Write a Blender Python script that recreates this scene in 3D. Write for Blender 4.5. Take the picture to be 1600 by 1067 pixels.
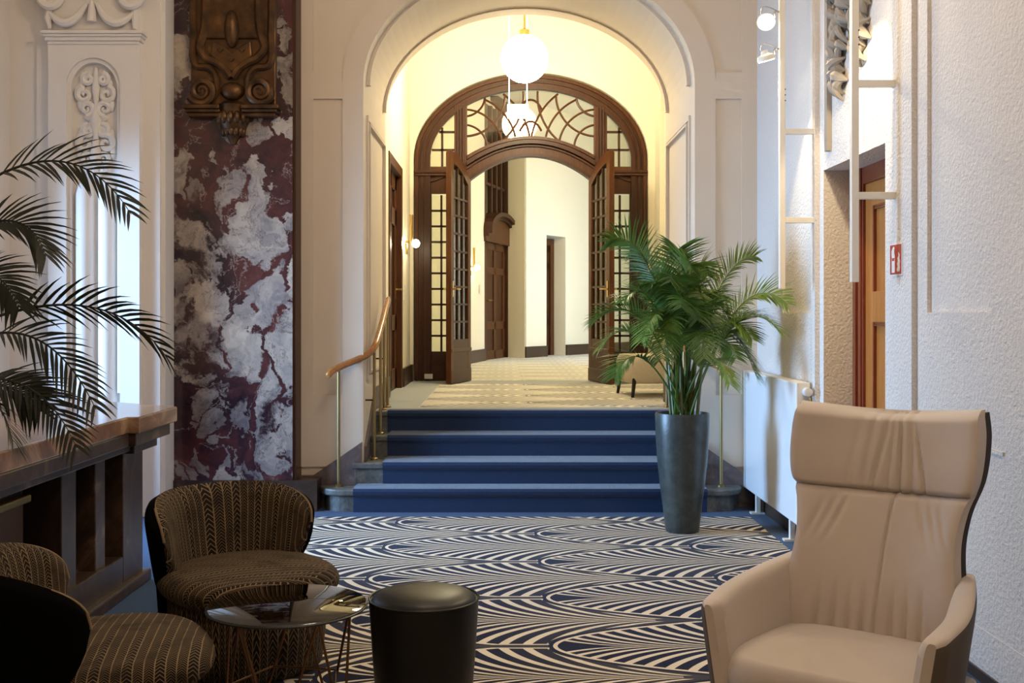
import bpy, bmesh, math, random
from mathutils import Vector, Matrix

for o in list(bpy.data.objects):
    bpy.data.objects.remove(o)
random.seed(7)
scene = bpy.context.scene
COL = scene.collection
PI = math.pi
R = math.radians

# ------------------------------------------------------------------ camera
F, VX, VY, CH = 1700.0, 790.0, 490.0, 1.47          # focal length in px, vanishing point, camera height
cam_d = bpy.data.cameras.new('camera')
cam_d.sensor_width = 36.0
cam_d.lens = F / 1600.0 * 36.0
cam_d.shift_x = (800.0 - VX) / 1600.0
cam_d.shift_y = (VY - 533.5) / 1600.0
cam_d.clip_end = 100
cam = bpy.data.objects.new('camera', cam_d)
COL.objects.link(cam)
cam.location = (0, 0, CH)
cam.rotation_euler = (R(90), 0, 0)
scene.camera = cam

# ------------------------------------------------------------------ world, exposure
scene.view_settings.view_transform = 'Standard'
scene.view_settings.look = 'None'
scene.view_settings.gamma = 1.0
scene.view_settings.use_curve_mapping = False
scene.view_settings.exposure = 0.55
world = bpy.data.worlds.new('world')
scene.world = world
world.use_nodes = True
world.node_tree.nodes['Background'].inputs[0].default_value = (0.55, 0.72, 1.0, 1)
world.node_tree.nodes['Background'].inputs[1].default_value = 0.5
scene.cycles.use_denoising = True
scene.cycles.max_bounces = 8
scene.cycles.diffuse_bounces = 4
scene.cycles.transparent_max_bounces = 12
scene.cycles.caustics_reflective = False
scene.cycles.caustics_refractive = False
scene.cycles.sample_clamp_indirect = 6.0

# light levels, tuned together
GLOBE_COL = (1.0, 0.85, 0.55)
GLOBE_VEST, CORR_FILL, LOBBY_FILL = 62.0, 80.0, 21.0  # corridor and lobby globes are added, unseen fill
WINDOW_W, WINDOW_COL = 80.0, (0.36, 0.62, 1.0)
SPOT_WALL, SPOT_ROOM, SPOT_COL = 48.0, 50.0, (1.0, 0.80, 0.50)


def add_area(name, loc, target, sx, sy, power, col, spread=180):
    d = bpy.data.lights.new(name, 'AREA')
    d.shape = 'RECTANGLE'
    d.size, d.size_y, d.energy, d.color = sx, sy, power, col
    d.spread = R(spread)
    o = bpy.data.objects.new(name, d)
    COL.objects.link(o)
    o.location = loc
    o.rotation_euler = (Vector(target) - Vector(loc)).to_track_quat('-Z', 'Y').to_euler()
    return o


# daylight that enters through the tall window in the left wall, beyond the fireplace
add_area('window_daylight', (-3.52, 7.0, 1.45), (2.0, 7.05, 0.7), 1.3, 2.2, WINDOW_W, WINDOW_COL, 95)
# daylight that enters by the window at the end of the far corridor
add_area('corridor_window_daylight', (3.6, 18.2, 2.2), (1.4, 20.8, 1.6), 1.6, 1.8, 90, (0.62, 0.80, 1.0))


# ------------------------------------------------------------------ node helper
class S:
    """a float socket with arithmetic"""
    def __init__(s, nt, sock):
        s.nt, s.k = nt, sock

    def _m(s, op, *a):
        n = s.nt.nodes.new('ShaderNodeMath')
        n.operation = op
        for i, x in enumerate((s,) + a):
            if isinstance(x, S):
                s.nt.links.new(x.k, n.inputs[i])
            else:
                n.inputs[i].default_value = x
        return S(s.nt, n.outputs[0])

    def __add__(s, o): return s._m('ADD', o)
    __radd__ = __add__
    def __mul__(s, o): return s._m('MULTIPLY', o)
    __rmul__ = __mul__
    def __sub__(s, o): return s._m('SUBTRACT', o)
    def __rsub__(s, o): return (s * -1.0) + o
    def __truediv__(s, o): return s._m('DIVIDE', o)
    def __pow__(s, o): return s._m('POWER', o)
    def lt(s, o): return s._m('LESS_THAN', o)
    def gt(s, o): return s._m('GREATER_THAN', o)
    def abs(s): return s._m('ABSOLUTE')
    def sqrt(s): return s._m('SQRT')
    def floor(s): return s._m('FLOOR')
    def frac(s): return s._m('FRACT')
    def min(s, o): return s._m('MINIMUM', o)
    def max(s, o): return s._m('MAXIMUM', o)
    def mod(s, o): return s._m('FLOORED_MODULO', o)
    def smooth(s, a, b):
        n = s.nt.nodes.new('ShaderNodeMapRange')
        n.interpolation_type = 'SMOOTHSTEP'
        s.nt.links.new(s.k, n.inputs[0])
        n.inputs[1].default_value, n.inputs[2].default_value = a, b
        return S(s.nt, n.outputs[0])


def new_mat(name, rough=0.6, color=(0.8, 0.8, 0.8), metallic=0.0, spec=0.5):
    m = bpy.data.materials.new(name)
    m.use_nodes = True
    b = m.node_tree.nodes['Principled BSDF']
    b.inputs['Base Color'].default_value = (*color, 1)
    b.inputs['Roughness'].default_value = rough
    b.inputs['Metallic'].default_value = metallic
    b.inputs['Specular IOR Level'].default_value = spec
    return m, m.node_tree, b


def coords(nt, kind='Object'):
    return nt.nodes.new('ShaderNodeTexCoord').outputs[kind]


def xyz(nt, sock):
    n = nt.nodes.new('ShaderNodeSeparateXYZ')
    nt.links.new(sock, n.inputs[0])
    return [S(nt, n.outputs[i]) for i in range(3)]


def mapping(nt, sock, scale=(1, 1, 1), rot=(0, 0, 0), loc=(0, 0, 0)):
    n = nt.nodes.new('ShaderNodeMapping')
    nt.links.new(sock, n.inputs[0])
    n.inputs['Scale'].default_value = scale
    n.inputs['Rotation'].default_value = rot
    n.inputs['Location'].default_value = loc
    return n.outputs[0]


def noise(nt, sock, scale, detail=4, rough=0.55, dist=0.0, out='Fac'):
    n = nt.nodes.new('ShaderNodeTexNoise')
    if sock is not None:
        nt.links.new(sock, n.inputs['Vector'])
    n.inputs['Scale'].default_value = scale
    n.inputs['Detail'].default_value = detail
    n.inputs['Roughness'].default_value = rough
    n.inputs['Distortion'].default_value = dist
    return n.outputs[out]


def ramp(nt, sock, stops, interp='LINEAR'):
    n = nt.nodes.new('ShaderNodeValToRGB')
    n.color_ramp.interpolation = interp
    e = n.color_ramp.elements
    while len(e) < len(stops):
        e.new(0.5)
    for i, (p, c) in enumerate(stops):
        e[i].position = p
        e[i].color = (*c, 1) if len(c) == 3 else c
    nt.links.new(sock, n.inputs[0])
    return n.outputs[0]


def mix(nt, fac, a, b):
    n = nt.nodes.new('ShaderNodeMix')
    n.data_type = 'RGBA'
    for idx, x in ((0, fac), (6, a), (7, b)):
        if isinstance(x, S):
            x = x.k
        if isinstance(x, (int, float)):
            n.inputs[idx].default_value = x
        elif isinstance(x, tuple):
            n.inputs[idx].default_value = (*x, 1)
        else:
            nt.links.new(x, n.inputs[idx])
    return n.outputs[2]


def bump(nt, b, height, strength=0.3, dist=0.01):
    n = nt.nodes.new('ShaderNodeBump')
    n.inputs['Strength'].default_value = strength
    n.inputs['Distance'].default_value = dist
    nt.links.new(height.k if isinstance(height, S) else height, n.inputs['Height'])
    nt.links.new(n.outputs[0], b.inputs['Normal'])


def base(nt, b, sock):
    nt.links.new(sock, b.inputs['Base Color'])


# ------------------------------------------------------------------ materials
M = {}


def plaster(name, c1, c2, bs=0.15, scale=60, dist=0.004, rough=0.8):
    m, nt, b = new_mat(name, rough, spec=0.2)
    co = coords(nt)
    base(nt, b, mix(nt, noise(nt, co, 1.7, 5), c1, c2))
    bump(nt, b, noise(nt, co, scale, 3), bs, dist)
    M[name] = m


plaster('plaster_cream', (0.62, 0.53, 0.43), (0.68, 0.59, 0.49))
plaster('plaster_white', (0.74, 0.70, 0.66), (0.80, 0.76, 0.72), 0.25, 90)
plaster('plaster_hall', (0.76, 0.71, 0.57), (0.80, 0.75, 0.61), 0.06, 60)
plaster('plaster_rough', (0.66, 0.61, 0.56), (0.74, 0.69, 0.64), 0.9, 60, 0.012)
plaster('plaster_relief', (0.22, 0.19, 0.16), (0.42, 0.37, 0.31), 0.4, 50)


def wood(name, dark, light, rough=0.3, axis='Z', scale=1.0, coat=0.3):
    m, nt, b = new_mat(name, rough, spec=0.3)
    sc = {'Z': (9, 9, 0.7), 'X': (0.7, 9, 9), 'Y': (9, 0.7, 9)}[axis]
    co = mapping(nt, coords(nt), tuple(k * scale for k in sc))
    g = noise(nt, co, 4.0, 8, 0.6, 1.2)
    col = ramp(nt, g, [(0.25, dark), (0.75, light)])
    base(nt, b, col)
    b.inputs['Coat Weight'].default_value = coat
    b.inputs['Coat Roughness'].default_value = 0.2
    bump(nt, b, g, 0.08, 0.003)
    M[name] = m


wood('wood_brown', (0.038, 0.011, 0.0025), (0.105, 0.034, 0.007), 0.42, coat=0.03)
wood('wood_deep', (0.026, 0.007, 0.002), (0.062, 0.019, 0.005), 0.42, coat=0.03)
wood('wood_orange', (0.30, 0.105, 0.02), (0.46, 0.18, 0.04), 0.35)
wood('wood_mahogany', (0.115, 0.02, 0.008), (0.23, 0.05, 0.018), 0.3)
wood('wood_rail', (0.25, 0.09, 0.02), (0.45, 0.20, 0.05), 0.22, 'Y', 1.0, 0.6)

# red and grey veined marble of the tall pier: pale clasts in a burgundy matrix
m, nt, b = new_mat('marble_breccia', 0.16)
co = coords(nt)
warp = nt.nodes.new('ShaderNodeVectorMath'); warp.operation = 'MULTIPLY_ADD'
wn = noise(nt, co, 1.6, 6, 0.6, 0.0, 'Color')
nt.links.new(wn, warp.inputs[0]); warp.inputs[1].default_value = (0.75, 0.75, 0.55)
nt.links.new(mapping(nt, co, (1, 1, 0.82), (0, R(28), 0)), warp.inputs[2])
wco = warp.outputs[0]
def voro(scale, feature, co_):
    n = nt.nodes.new('ShaderNodeTexVoronoi'); n.feature = feature
    n.inputs['Scale'].default_value = scale
    nt.links.new(co_, n.inputs['Vector'])
    return n
def clasts(scale, co_, keep, e0, e1):
    ed = S(nt, voro(scale, 'DISTANCE_TO_EDGE', co_).outputs['Distance']).smooth(e0, e1)
    c_ = voro(scale, 'F1', co_).outputs['Color']
    rx, ry_, rz_ = xyz(nt, c_)
    return ed * rx.smooth(keep - 0.02, keep + 0.02), ry_
big_co = mapping(nt, wco, (1.0, 1.0, 0.85), (0, R(35), 0), (1.3, 0, 0.4))
m1, r1 = clasts(2.3, big_co, 0.40, 0.03, 0.06)
m2, r2 = clasts(6.5, mapping(nt, wco, (1, 1, 0.8), (0, R(-20), 0), (0.3, 0, 2.0)), 0.56, 0.05, 0.10)
wisp = S(nt, noise(nt, wco, 2.4, 7, 0.6, 0.8)).smooth(0.36, 0.46)
clast = m1.max(m2 * 0.9) * wisp
tone = S(nt, noise(nt, wco, 3.4, 8, 0.65, 1.0)) + (r1 - 0.5) * 0.22
shade = ramp(nt, tone.k, [(0.28, (0.12, 0.10, 0.105)), (0.46, (0.25, 0.215, 0.20)), (0.62, (0.42, 0.35, 0.285)), (0.75, (0.52, 0.45, 0.38))])
X_c, Y_c, Z_c = xyz(nt, co)
matrix = ramp(nt, noise(nt, wco, 2.6, 7, 0.65, 1.0), [(0.30, (0.012, 0.008, 0.012)), (0.46, (0.040, 0.016, 0.020)), (0.60, (0.085, 0.026, 0.024)), (0.78, (0.14, 0.06, 0.055))])
vein = ramp(nt, (S(nt, noise(nt, wco, 2.2, 6, 0.55, 1.0)) - 0.5).abs().k, [(0.0, (1, 1, 1)), (0.010, (0, 0, 0))])
crack = ramp(nt, (S(nt, noise(nt, wco, 3.6, 8, 0.6, 0.5)) - 0.5).abs().k, [(0.0, (1, 1, 1)), (0.010, (0, 0, 0))])
body = mix(nt, clast, matrix, shade)
body = mix(nt, S(nt, crack) * clast * 0.7, body, (0.05, 0.025, 0.03))
body = mix(nt, S(nt, vein) * (1.0 - clast) * 0.55, body, (0.38, 0.32, 0.28))
base(nt, b, body)
M['marble'] = m

# brown marble of the fireplace
m, nt, b = new_mat('marble_brown', 0.38)
co = coords(nt)
n1 = noise(nt, mapping(nt, co, (1.6, 1.6, 1.0), (0, R(15), R(20))), 2.2, 9, 0.66, 1.5)
col = ramp(nt, n1, [(0.30, (0.016, 0.008, 0.005)), (0.50, (0.040, 0.022, 0.014)), (0.60, (0.070, 0.040, 0.026)), (0.68, (0.16, 0.115, 0.08)), (0.80, (0.06, 0.033, 0.022))])
base(nt, b, col)
M['marble_brown'] = m
m, nt, b = new_mat('marble_tan', 0.16)
co = coords(nt)
n1 = noise(nt, mapping(nt, co, (1.3, 1.0, 1.0)), 2.0, 8, 0.6, 1.6)
base(nt, b, ramp(nt, n1, [(0.3, (0.13, 0.075, 0.05)), (0.5, (0.24, 0.14, 0.09)), (0.62, (0.42, 0.27, 0.17)), (0.8, (0.20, 0.10, 0.07))]))
M['marble_tan'] = m

m, nt, b = new_mat('stone_grey', 0.45)
co = coords(nt)
n1 = noise(nt, co, 14, 8, 0.7, 0.6)
base(nt, b, ramp(nt, n1, [(0.3, (0.045, 0.05, 0.05)), (0.55, (0.12, 0.125, 0.12)), (0.75, (0.24, 0.24, 0.23))]))
M['stone'] = m
m, nt, b = new_mat('stone_plum', 0.5)
co = coords(nt)
base(nt, b, ramp(nt, noise(nt, co, 6, 8, 0.65, 1.0), [(0.3, (0.06, 0.045, 0.05)), (0.55, (0.13, 0.10, 0.10)), (0.75, (0.24, 0.20, 0.19))]))
M['stone_plum'] = m

for name, c, r_, me in (('bronze', (0.16, 0.075, 0.025), 0.42, 0.6), ('brass', (0.62, 0.42, 0.16), 0.25, 1.0), ('copper_wire', (0.15, 0.075, 0.035), 0.35, 0.9), ('brass_aged', (0.34, 0.25, 0.11), 0.38, 0.9), ('shell_taupe', (0.085, 0.062, 0.045), 0.6, 0.0),
                        ('white_paint', (0.80, 0.77, 0.70), 0.4, 0.0), ('radiator_white', (0.80, 0.83, 0.86), 0.13, 0.0), ('black_metal', (0.012, 0.012, 0.012), 0.4, 0.3),
                        ('skirting_dark', (0.045, 0.025, 0.014), 0.4, 0.0), ('leather_black', (0.004, 0.0035, 0.003), 0.40, 0.0), ('black_cloth', (0.0015, 0.0013, 0.0012), 0.95, 0.0),
                        ('sign_red', (0.42, 0.03, 0.02), 0.4, 0.0), ('sign_white', (0.8, 0.74, 0.68), 0.5, 0.0), ('chrome', (0.6, 0.6, 0.6), 0.2, 1.0),
                        ('shell_brown', (0.018, 0.010, 0.007), 0.5, 0.0), ('soil', (0.03, 0.02, 0.012), 0.95, 0.0), ('dark_room', (0.010, 0.010, 0.010), 0.7, 0.0),
                        ('iron', (0.012, 0.010, 0.008), 0.5, 0.4), ('brass_dull', (0.22, 0.17, 0.06), 0.4, 0.7), ('plastic_white', (0.75, 0.75, 0.72), 0.35, 0.0), ('stem_green', (0.16, 0.17, 0.06), 0.5, 0.0),
                        ('copper_hood', (0.075, 0.032, 0.014), 0.5, 0.4)):
    M[name] = new_mat(name, r_, c, me)[0]
for k_ in ('leather_black', 'black_cloth'):
    M[k_].node_tree.nodes['Principled BSDF'].inputs['Specular IOR Level'].default_value = 0.3 if k_ == 'leather_black' else 0.05
nt = M['bronze'].node_tree; b = nt.nodes['Principled BSDF']
n1 = noise(nt, coords(nt), 9, 6)
base(nt, b, ramp(nt, n1, [(0.3, (0.034, 0.017, 0.008)), (0.6, (0.12, 0.056, 0.018)), (0.8, (0.28, 0.14, 0.045))]))

# planter glaze
m, nt, b = new_mat('planter_glaze', 0.35)
n1 = noise(nt, coords(nt), 16, 8, 0.7)
base(nt, b, ramp(nt, n1, [(0.3, (0.020, 0.026, 0.026)), (0.6, (0.050, 0.060, 0.056)), (0.8, (0.10, 0.115, 0.105))]))
bump(nt, b, noise(nt, coords(nt), 60, 4), 0.25, 0.004)
M['planter'] = m


def leaf_mat(name, c1, c2):
    m, nt, b = new_mat(name, 0.4)
    base(nt, b, mix(nt, noise(nt, coords(nt), 9, 3), c1, c2))
    b.inputs['Subsurface Weight'].default_value = 0.0
    t = nt.nodes.new('ShaderNodeBsdfTranslucent'); t.inputs[0].default_value = (c2[0] * 1.2, c2[1] * 1.2, c2[2], 1)
    mx = nt.nodes.new('ShaderNodeMixShader'); mx.inputs[0].default_value = 0.25
    nt.links.new(b.outputs[0], mx.inputs[1]); nt.links.new(t.outputs[0], mx.inputs[2])
    nt.links.new(mx.outputs[0], nt.nodes['Material Output'].inputs[0])
    M[name] = m


leaf_mat('leaf_green', (0.026, 0.068, 0.010), (0.095, 0.185, 0.028))
leaf_mat('leaf_light', (0.060, 0.125, 0.018), (0.19, 0.29, 0.055))
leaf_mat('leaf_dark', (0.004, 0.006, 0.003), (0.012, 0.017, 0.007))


def emit(name, col, strength):
    m = bpy.data.materials.new(name); m.use_nodes = True
    nt = m.node_tree; nt.nodes.remove(nt.nodes['Principled BSDF'])
    e = nt.nodes.new('ShaderNodeEmission'); e.inputs[0].default_value = (*col, 1); e.inputs[1].default_value = strength
    nt.links.new(e.outputs[0], nt.nodes['Material Output'].inputs[0])
    M[name] = m


emit('globe_vestibule', GLOBE_COL, GLOBE_VEST)
emit('corridor_fill_globe', GLOBE_COL, CORR_FILL)
emit('lobby_fill_globe', (1.0, 0.80, 0.58), LOBBY_FILL)
emit('bulb', (1.0, 0.84, 0.55), 60.0)
emit('lamp_face', (1.0, 0.88, 0.66), 22.0)
emit('lit_sign', (1.0, 0.97, 0.85), 3.0)


def glass(name, tint, gloss=0.06, rough=0.0):
    m = bpy.data.materials.new(name); m.use_nodes = True
    nt = m.node_tree; nt.nodes.remove(nt.nodes['Principled BSDF'])
    t = nt.nodes.new('ShaderNodeBsdfTransparent'); t.inputs[0].default_value = (*tint, 1)
    g = nt.nodes.new('ShaderNodeBsdfGlossy'); g.inputs['Roughness'].default_value = rough
    fr = nt.nodes.new('ShaderNodeFresnel'); fr.inputs[0].default_value = 1.5
    fac = (S(nt, fr.outputs[0]) + gloss).min(1.0)
    mx = nt.nodes.new('ShaderNodeMixShader')
    nt.links.new(fac.k, mx.inputs[0]); nt.links.new(t.outputs[0], mx.inputs[1]); nt.links.new(g.outputs[0], mx.inputs[2])
    nt.links.new(mx.outputs[0], nt.nodes['Material Output'].inputs[0])
    M[name] = m


glass('pane_glass', (0.90, 0.92, 0.86), 0.05, 0.02)
glass('smoked_glass', (0.30, 0.22, 0.15), 0.06, 0.02)


# carpets --------------------------------------------------------------
def leaf_pattern(nt, X, Y):
    """rows of overlapping palm-like fans; returns (cream line 0..1, tail 0..1)"""
    PX, PY = 1.94, 0.82
    res = []
    for du, dv in ((0.0, 0.0), (PX / 2, PY / 2)):
        u = (X - (0.19 + du)).mod(PX)
        v = ((Y - (5.63 + dv) + PY / 2).mod(PY) - PY / 2).abs()
        res.append((u, v))
    def leaf(u, v):
        # front contour of the fan: parabola; its tail is clipped by the next fans
        uc = (v / 0.39) ** 2.0 * 0.65
        slope = v * (2 * 0.65 / (0.39 ** 2))
        d = (u - uc) / (slope * slope + 1.0).sqrt()
        d2 = (0.39 - v)
        inside_front = d.gt(0.0) * d2.gt(0.0)
        v2 = 0.41 - v
        uc2 = (v2 / 0.39) ** 2.0 * 0.65
        slope2 = v2 * (2 * 0.65 / (0.39 ** 2))
        dt = ((u - 0.97) - uc2) / (slope2 * slope2 + 1.0).sqrt()
        inside = inside_front * (1.0 - dt.gt(0.0) * v2.lt(0.39))
        q = (v / 0.41).min(1.0).max(0.0005)
        k = ((1.0 - q.sqrt()).max(0.0)) ** 1.35 * 0.62
        s = ((u - k) / 0.106).frac()
        sr = u - k
        line = s.lt(0.40) * sr.gt(-0.27)
        edge = d.gt(0.020) * d.lt(0.040)
        stem = v.lt(0.021) * u.gt(0.97) * dt.gt(-0.03).max(u.gt(1.5))
        gap = d.lt(0.020).max(stem).max(dt.gt(-0.012) * v2.lt(0.39) * u.gt(0.97))
        edge2 = d2.lt(0.013)
        val = (line * (1.0 - gap)).max(edge).max(edge2 * d.gt(0.020))
        return inside, val
    ia, va = leaf(*res[0])
    ib, vb = leaf(*res[1])
    cream = ia * va + ib * (1.0 - ia) * vb
    tail_a = res[0][0].smooth(0.6, 1.5)
    tail_b = res[1][0].smooth(0.6, 1.5)
    tail = ia * tail_a + (1.0 - ia) * tail_b
    return cream, tail


def carpet(name, xr, yr, cream_c, dark_c, tail_c, border_c, sheen=0.3):
    m, nt, b = new_mat(name, 0.9, spec=0.1)
    X, Y, Z = xyz(nt, coords(nt))
    cr, tail = leaf_pattern(nt, X, Y)
    inside = X.gt(xr[0]) * X.lt(xr[1]) * Y.gt(yr[0]) * Y.lt(yr[1])
    dark = mix(nt, tail, dark_c, tail_c)
    pat = mix(nt, cr, dark, cream_c)
    fuzz = noise(nt, coords(nt), 260, 2)
    col = mix(nt, inside, border_c, pat)
    col = mix(nt, (S(nt, fuzz) - 0.35) * 0.6, col, (0.0, 0.0, 0.0))
    base(nt, b, col)
    b.inputs['Sheen Weight'].default_value = sheen
    b.inputs['Sheen Roughness'].default_value = 0.4
    bump(nt, b, noise(nt, coords(nt), 400, 2), 0.4, 0.004)
    M[name] = m


carpet('carpet_lobby', (-1.72, 1.77), (-1.5, 7.87), (0.78, 0.68, 0.51), (0.004, 0.006, 0.032), (0.050, 0.046, 0.052), (0.045, 0.085, 0.18), 0.10)
carpet('carpet_hall', (-0.74, 30.0), (9.25, 12.30), (0.86, 0.81, 0.68), (0.20, 0.21, 0.23), (0.72, 0.68, 0.58), (0.38, 0.41, 0.42), 0.1)  # lobby pattern made paler: the wash of lamp light is painted in
carpet('carpet_far', (-9.0, 30.0), (12.9, 40.0), (0.84, 0.80, 0.68), (0.38, 0.39, 0.40), (0.70, 0.67, 0.58), (0.38, 0.41, 0.42), 0.1)  # paled the same way, bright light put into the colours

m, nt, b = new_mat('carpet_stair', 0.95, spec=0.05)
n1 = noise(nt, coords(nt), 120, 3)
base(nt, b, mix(nt, n1, (0.016, 0.030, 0.070), (0.034, 0.056, 0.115)))
b.inputs['Sheen Weight'].default_value = 0.5
b.inputs['Sheen Roughness'].default_value = 0.35
bump(nt, b, noise(nt, coords(nt), 300, 2), 0.5, 0.004)
M['carpet_stair'] = m

# knitted upholstery of the two lounge chairs (uv in metres)
m, nt, b = new_mat('knit', 0.85, spec=0.15)
uv = coords(nt, 'UV')
dn = noise(nt, uv, 5.0, 3)
U, V, _ = xyz(nt, uv)
U = U + (S(nt, dn) - 0.5) * 0.012
colw = 0.034
cell = U / colw
fr = cell.frac()
big = (cell / 3.0).frac().lt(0.34)
tri = (fr - 0.5).abs()
rib = tri.gt(0.44)
rows = ((V + tri * 0.045) / (0.014 + big * 0.008)).frac()
chev = rows.lt(0.22)
lines = rib.max(chev)
fadez = S(nt, noise(nt, uv, 7.0, 2)).smooth(0.25, 0.55)
lines = lines * (0.25 + fadez * 0.75)
darkc = mix(nt, noise(nt, uv, 14, 3), (0.004, 0.003, 0.002), (0.014, 0.008, 0.005))
base(nt, b, mix(nt, lines, darkc, (0.20, 0.14, 0.08)))
b.inputs['Sheen Weight'].default_value = 0.06
b.inputs['Sheen Tint'].default_value = (0.8, 0.65, 0.45, 1)
bump(nt, b, lines, 0.6, 0.004)
M['knit'] = m

m, nt, b = new_mat('suede_beige', 0.85, spec=0.15)
base(nt, b, mix(nt, noise(nt, coords(nt), 3.2, 5, 0.6), (0.42, 0.36, 0.315), (0.53, 0.46, 0.41)))
b.inputs['Sheen Weight'].default_value = 0.5
b.inputs['Sheen Roughness'].default_value = 0.5
bump(nt, b, noise(nt, coords(nt), 220, 3), 0.12, 0.002)
M['suede'] = m
m, nt, b = new_mat('wool_cream', 0.95, spec=0.1)
base(nt, b, mix(nt, noise(nt, coords(nt), 40, 4), (0.50, 0.44, 0.32), (0.64, 0.57, 0.43)))
bump(nt, b, noise(nt, coords(nt), 90, 3), 0.5, 0.006)
M['wool_cream'] = m


# ------------------------------------------------------------------ mesh helper
class MB:
    def __init__(s):
        s.v, s.f, s.uv = [], [], {}

    def add(s, vs, fs, uvs=None):
        o = len(s.v)
        s.v += [tuple(p) for p in vs]
        s.f += [tuple(i + o for i in f) for f in fs]
        if uvs:
            for i, t in enumerate(uvs):
                s.uv[o + i] = t
        return s

    def box(s, x0, x1, y0, y1, z0, z1):
        vs = [(x, y, z) for z in (z0, z1) for y in (y0, y1) for x in (x0, x1)]
        return s.add(vs, [(0, 2, 3, 1), (4, 5, 7, 6), (0, 1, 5, 4), (2, 6, 7, 3), (0, 4, 6, 2), (1, 3, 7, 5)])

    def bar(s, p, q, w, h, up=(0, 0, 1)):
        p, q = Vector(p), Vector(q)
        d = (q - p).normalized()
        a = d.cross(Vector(up))
        if a.length < 1e-4:
            a = d.cross(Vector((1, 0, 0)))
        a.normalize()
        b_ = a.cross(d)
        vs = []
        for c in (p, q):
            for i, j in ((-1, -1), (1, -1), (1, 1), (-1, 1)):
                vs.append(c + a * (w / 2 * i) + b_ * (h / 2 * j))
        return s.add(vs, [(0, 1, 2, 3), (7, 6, 5, 4), (0, 4, 5, 1), (1, 5, 6, 2), (2, 6, 7, 3), (3, 7, 4, 0)])

    def prism(s, poly, plane, a, b_):
        """polygon in plane XY/XZ/YZ extruded along the third axis from a to b"""
        def P(t, d):
            return {'XY': (t[0], t[1], d), 'XZ': (t[0], d, t[1]), 'YZ': (d, t[0], t[1])}[plane]
        n = len(poly)
        vs = [P(t, a) for t in poly] + [P(t, b_) for t in poly]
        fs = [tuple(range(n)), tuple(range(2 * n - 1, n - 1, -1))]
        fs += [(i, (i + 1) % n, n + (i + 1) % n, n + i) for i in range(n)]
        return s.add(vs, fs)

    def band(s, outer, inner, plane, a, b_, closed=False):
        """strip between two polylines, extruded"""
        def P(t, d):
            return {'XY': (t[0], t[1], d), 'XZ': (t[0], d, t[1]), 'YZ': (d, t[0], t[1])}[plane]
        n = len(outer)
        vs = []
        for i in range(n):
            vs += [P(outer[i], a), P(inner[i], a), P(inner[i], b_), P(outer[i], b_)]
        fs = []
        for i in range(n if closed else n - 1):
            j = (i + 1) % n
            for k in range(4):
                l = (k + 1) % 4
                fs.append((4 * i + k, 4 * i + l, 4 * j + l, 4 * j + k))
        if not closed:
            fs += [(0, 1, 2, 3), tuple(4 * (n - 1) + k for k in (3, 2, 1, 0))]
        return s.add(vs, fs)

    def lathe(s, prof, c=(0, 0, 0), n=32, ax='Z', sx=1.0, sy=1.0):
        vs, fs = [], []
        for r_, z in prof:
            for i in range(n):
                t = 2 * PI * i / n
                x, y = r_ * math.cos(t) * sx, r_ * math.sin(t) * sy
                p = {'Z': (x, y, z), 'Y': (x, z, y), 'X': (z, x, y)}[ax]
                vs.append((p[0] + c[0], p[1] + c[1], p[2] + c[2]))
        m_ = len(prof)
        for j in range(m_ - 1):
            for i in range(n):
                k = (i + 1) % n
                fs.append((j * n + i, j * n + k, (j + 1) * n + k, (j + 1) * n + i))
        fs.append(tuple(range(n - 1, -1, -1)))
        fs.append(tuple((m_ - 1) * n + i for i in range(n)))
        return s.add(vs, fs)

    def tube(s, path, r_, n=8):
        path = [Vector(p) for p in path]
        m_ = len(path)
        rs = r_ if isinstance(r_, (list, tuple)) else [r_] * m_
        vs, fs = [], []
        up = Vector((0.123, 0.31, 0.94)).normalized()
        for i, p in enumerate(path):
            d = (path[min(i + 1, m_ - 1)] - path[max(i - 1, 0)])
            if d.length < 1e-9:
                d = Vector((0, 0, 1))
            d.normalize()
            a = (up - d * up.dot(d))
            if a.length < 1e-3:
                a = Vector((1, 0, 0)) - d * d.x
            a.normalize()
            up = a
            b_ = d.cross(a)
            for k in range(n):
                t = 2 * PI * k / n
                vs.append(p + (a * math.cos(t) + b_ * math.sin(t)) * rs[i])
        for i in range(m_ - 1):
            for k in range(n):
                l = (k + 1) % n
                fs.append((i * n + k, i * n + l, (i + 1) * n + l, (i + 1) * n + k))
        fs.append(tuple(range(n - 1, -1, -1)))
        fs.append(tuple((m_ - 1) * n + k for k in range(n)))
        return s.add(vs, fs)

    def ball(s, c, rx, ry=None, rz=None, n=16, m_=10):
        ry = rx if ry is None else ry
        rz = rx if rz is None else rz
        vs, fs = [], []
        for j in range(m_ + 1):
            t = PI * (j + 0.02) / (m_ + 0.04)
            for i in range(n):
                p = 2 * PI * i / n
                vs.append((c[0] + rx * math.sin(t) * math.cos(p), c[1] + ry * math.sin(t) * math.sin(p), c[2] + rz * math.cos(t)))
        for j in range(m_):
            for i in range(n):
                k = (i + 1) % n
                fs.append((j * n + i, (j + 1) * n + i, (j + 1) * n + k, j * n + k))
        fs.append(tuple(range(n)))
        fs.append(tuple(m_ * n + i for i in range(n - 1, -1, -1)))
        return s.add(vs, fs)

    def grid(s, fn, nu, nv, uvf=None, wrapu=False):
        vs, fs, uvs = [], [], []
        for j in range(nv + 1):
            for i in range(nu if wrapu else nu + 1):
                vs.append(fn(i / nu, j / nv))
                if uvf:
                    uvs.append(uvf(i / nu, j / nv))
        w = nu if wrapu else nu + 1
        for j in range(nv):
            for i in range(nu):
                k = (i + 1) % w if wrapu else i + 1
                fs.append((j * w + i, j * w + k, (j + 1) * w + k, (j + 1) * w + i))
        return s.add(vs, fs, uvs or None)

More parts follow.
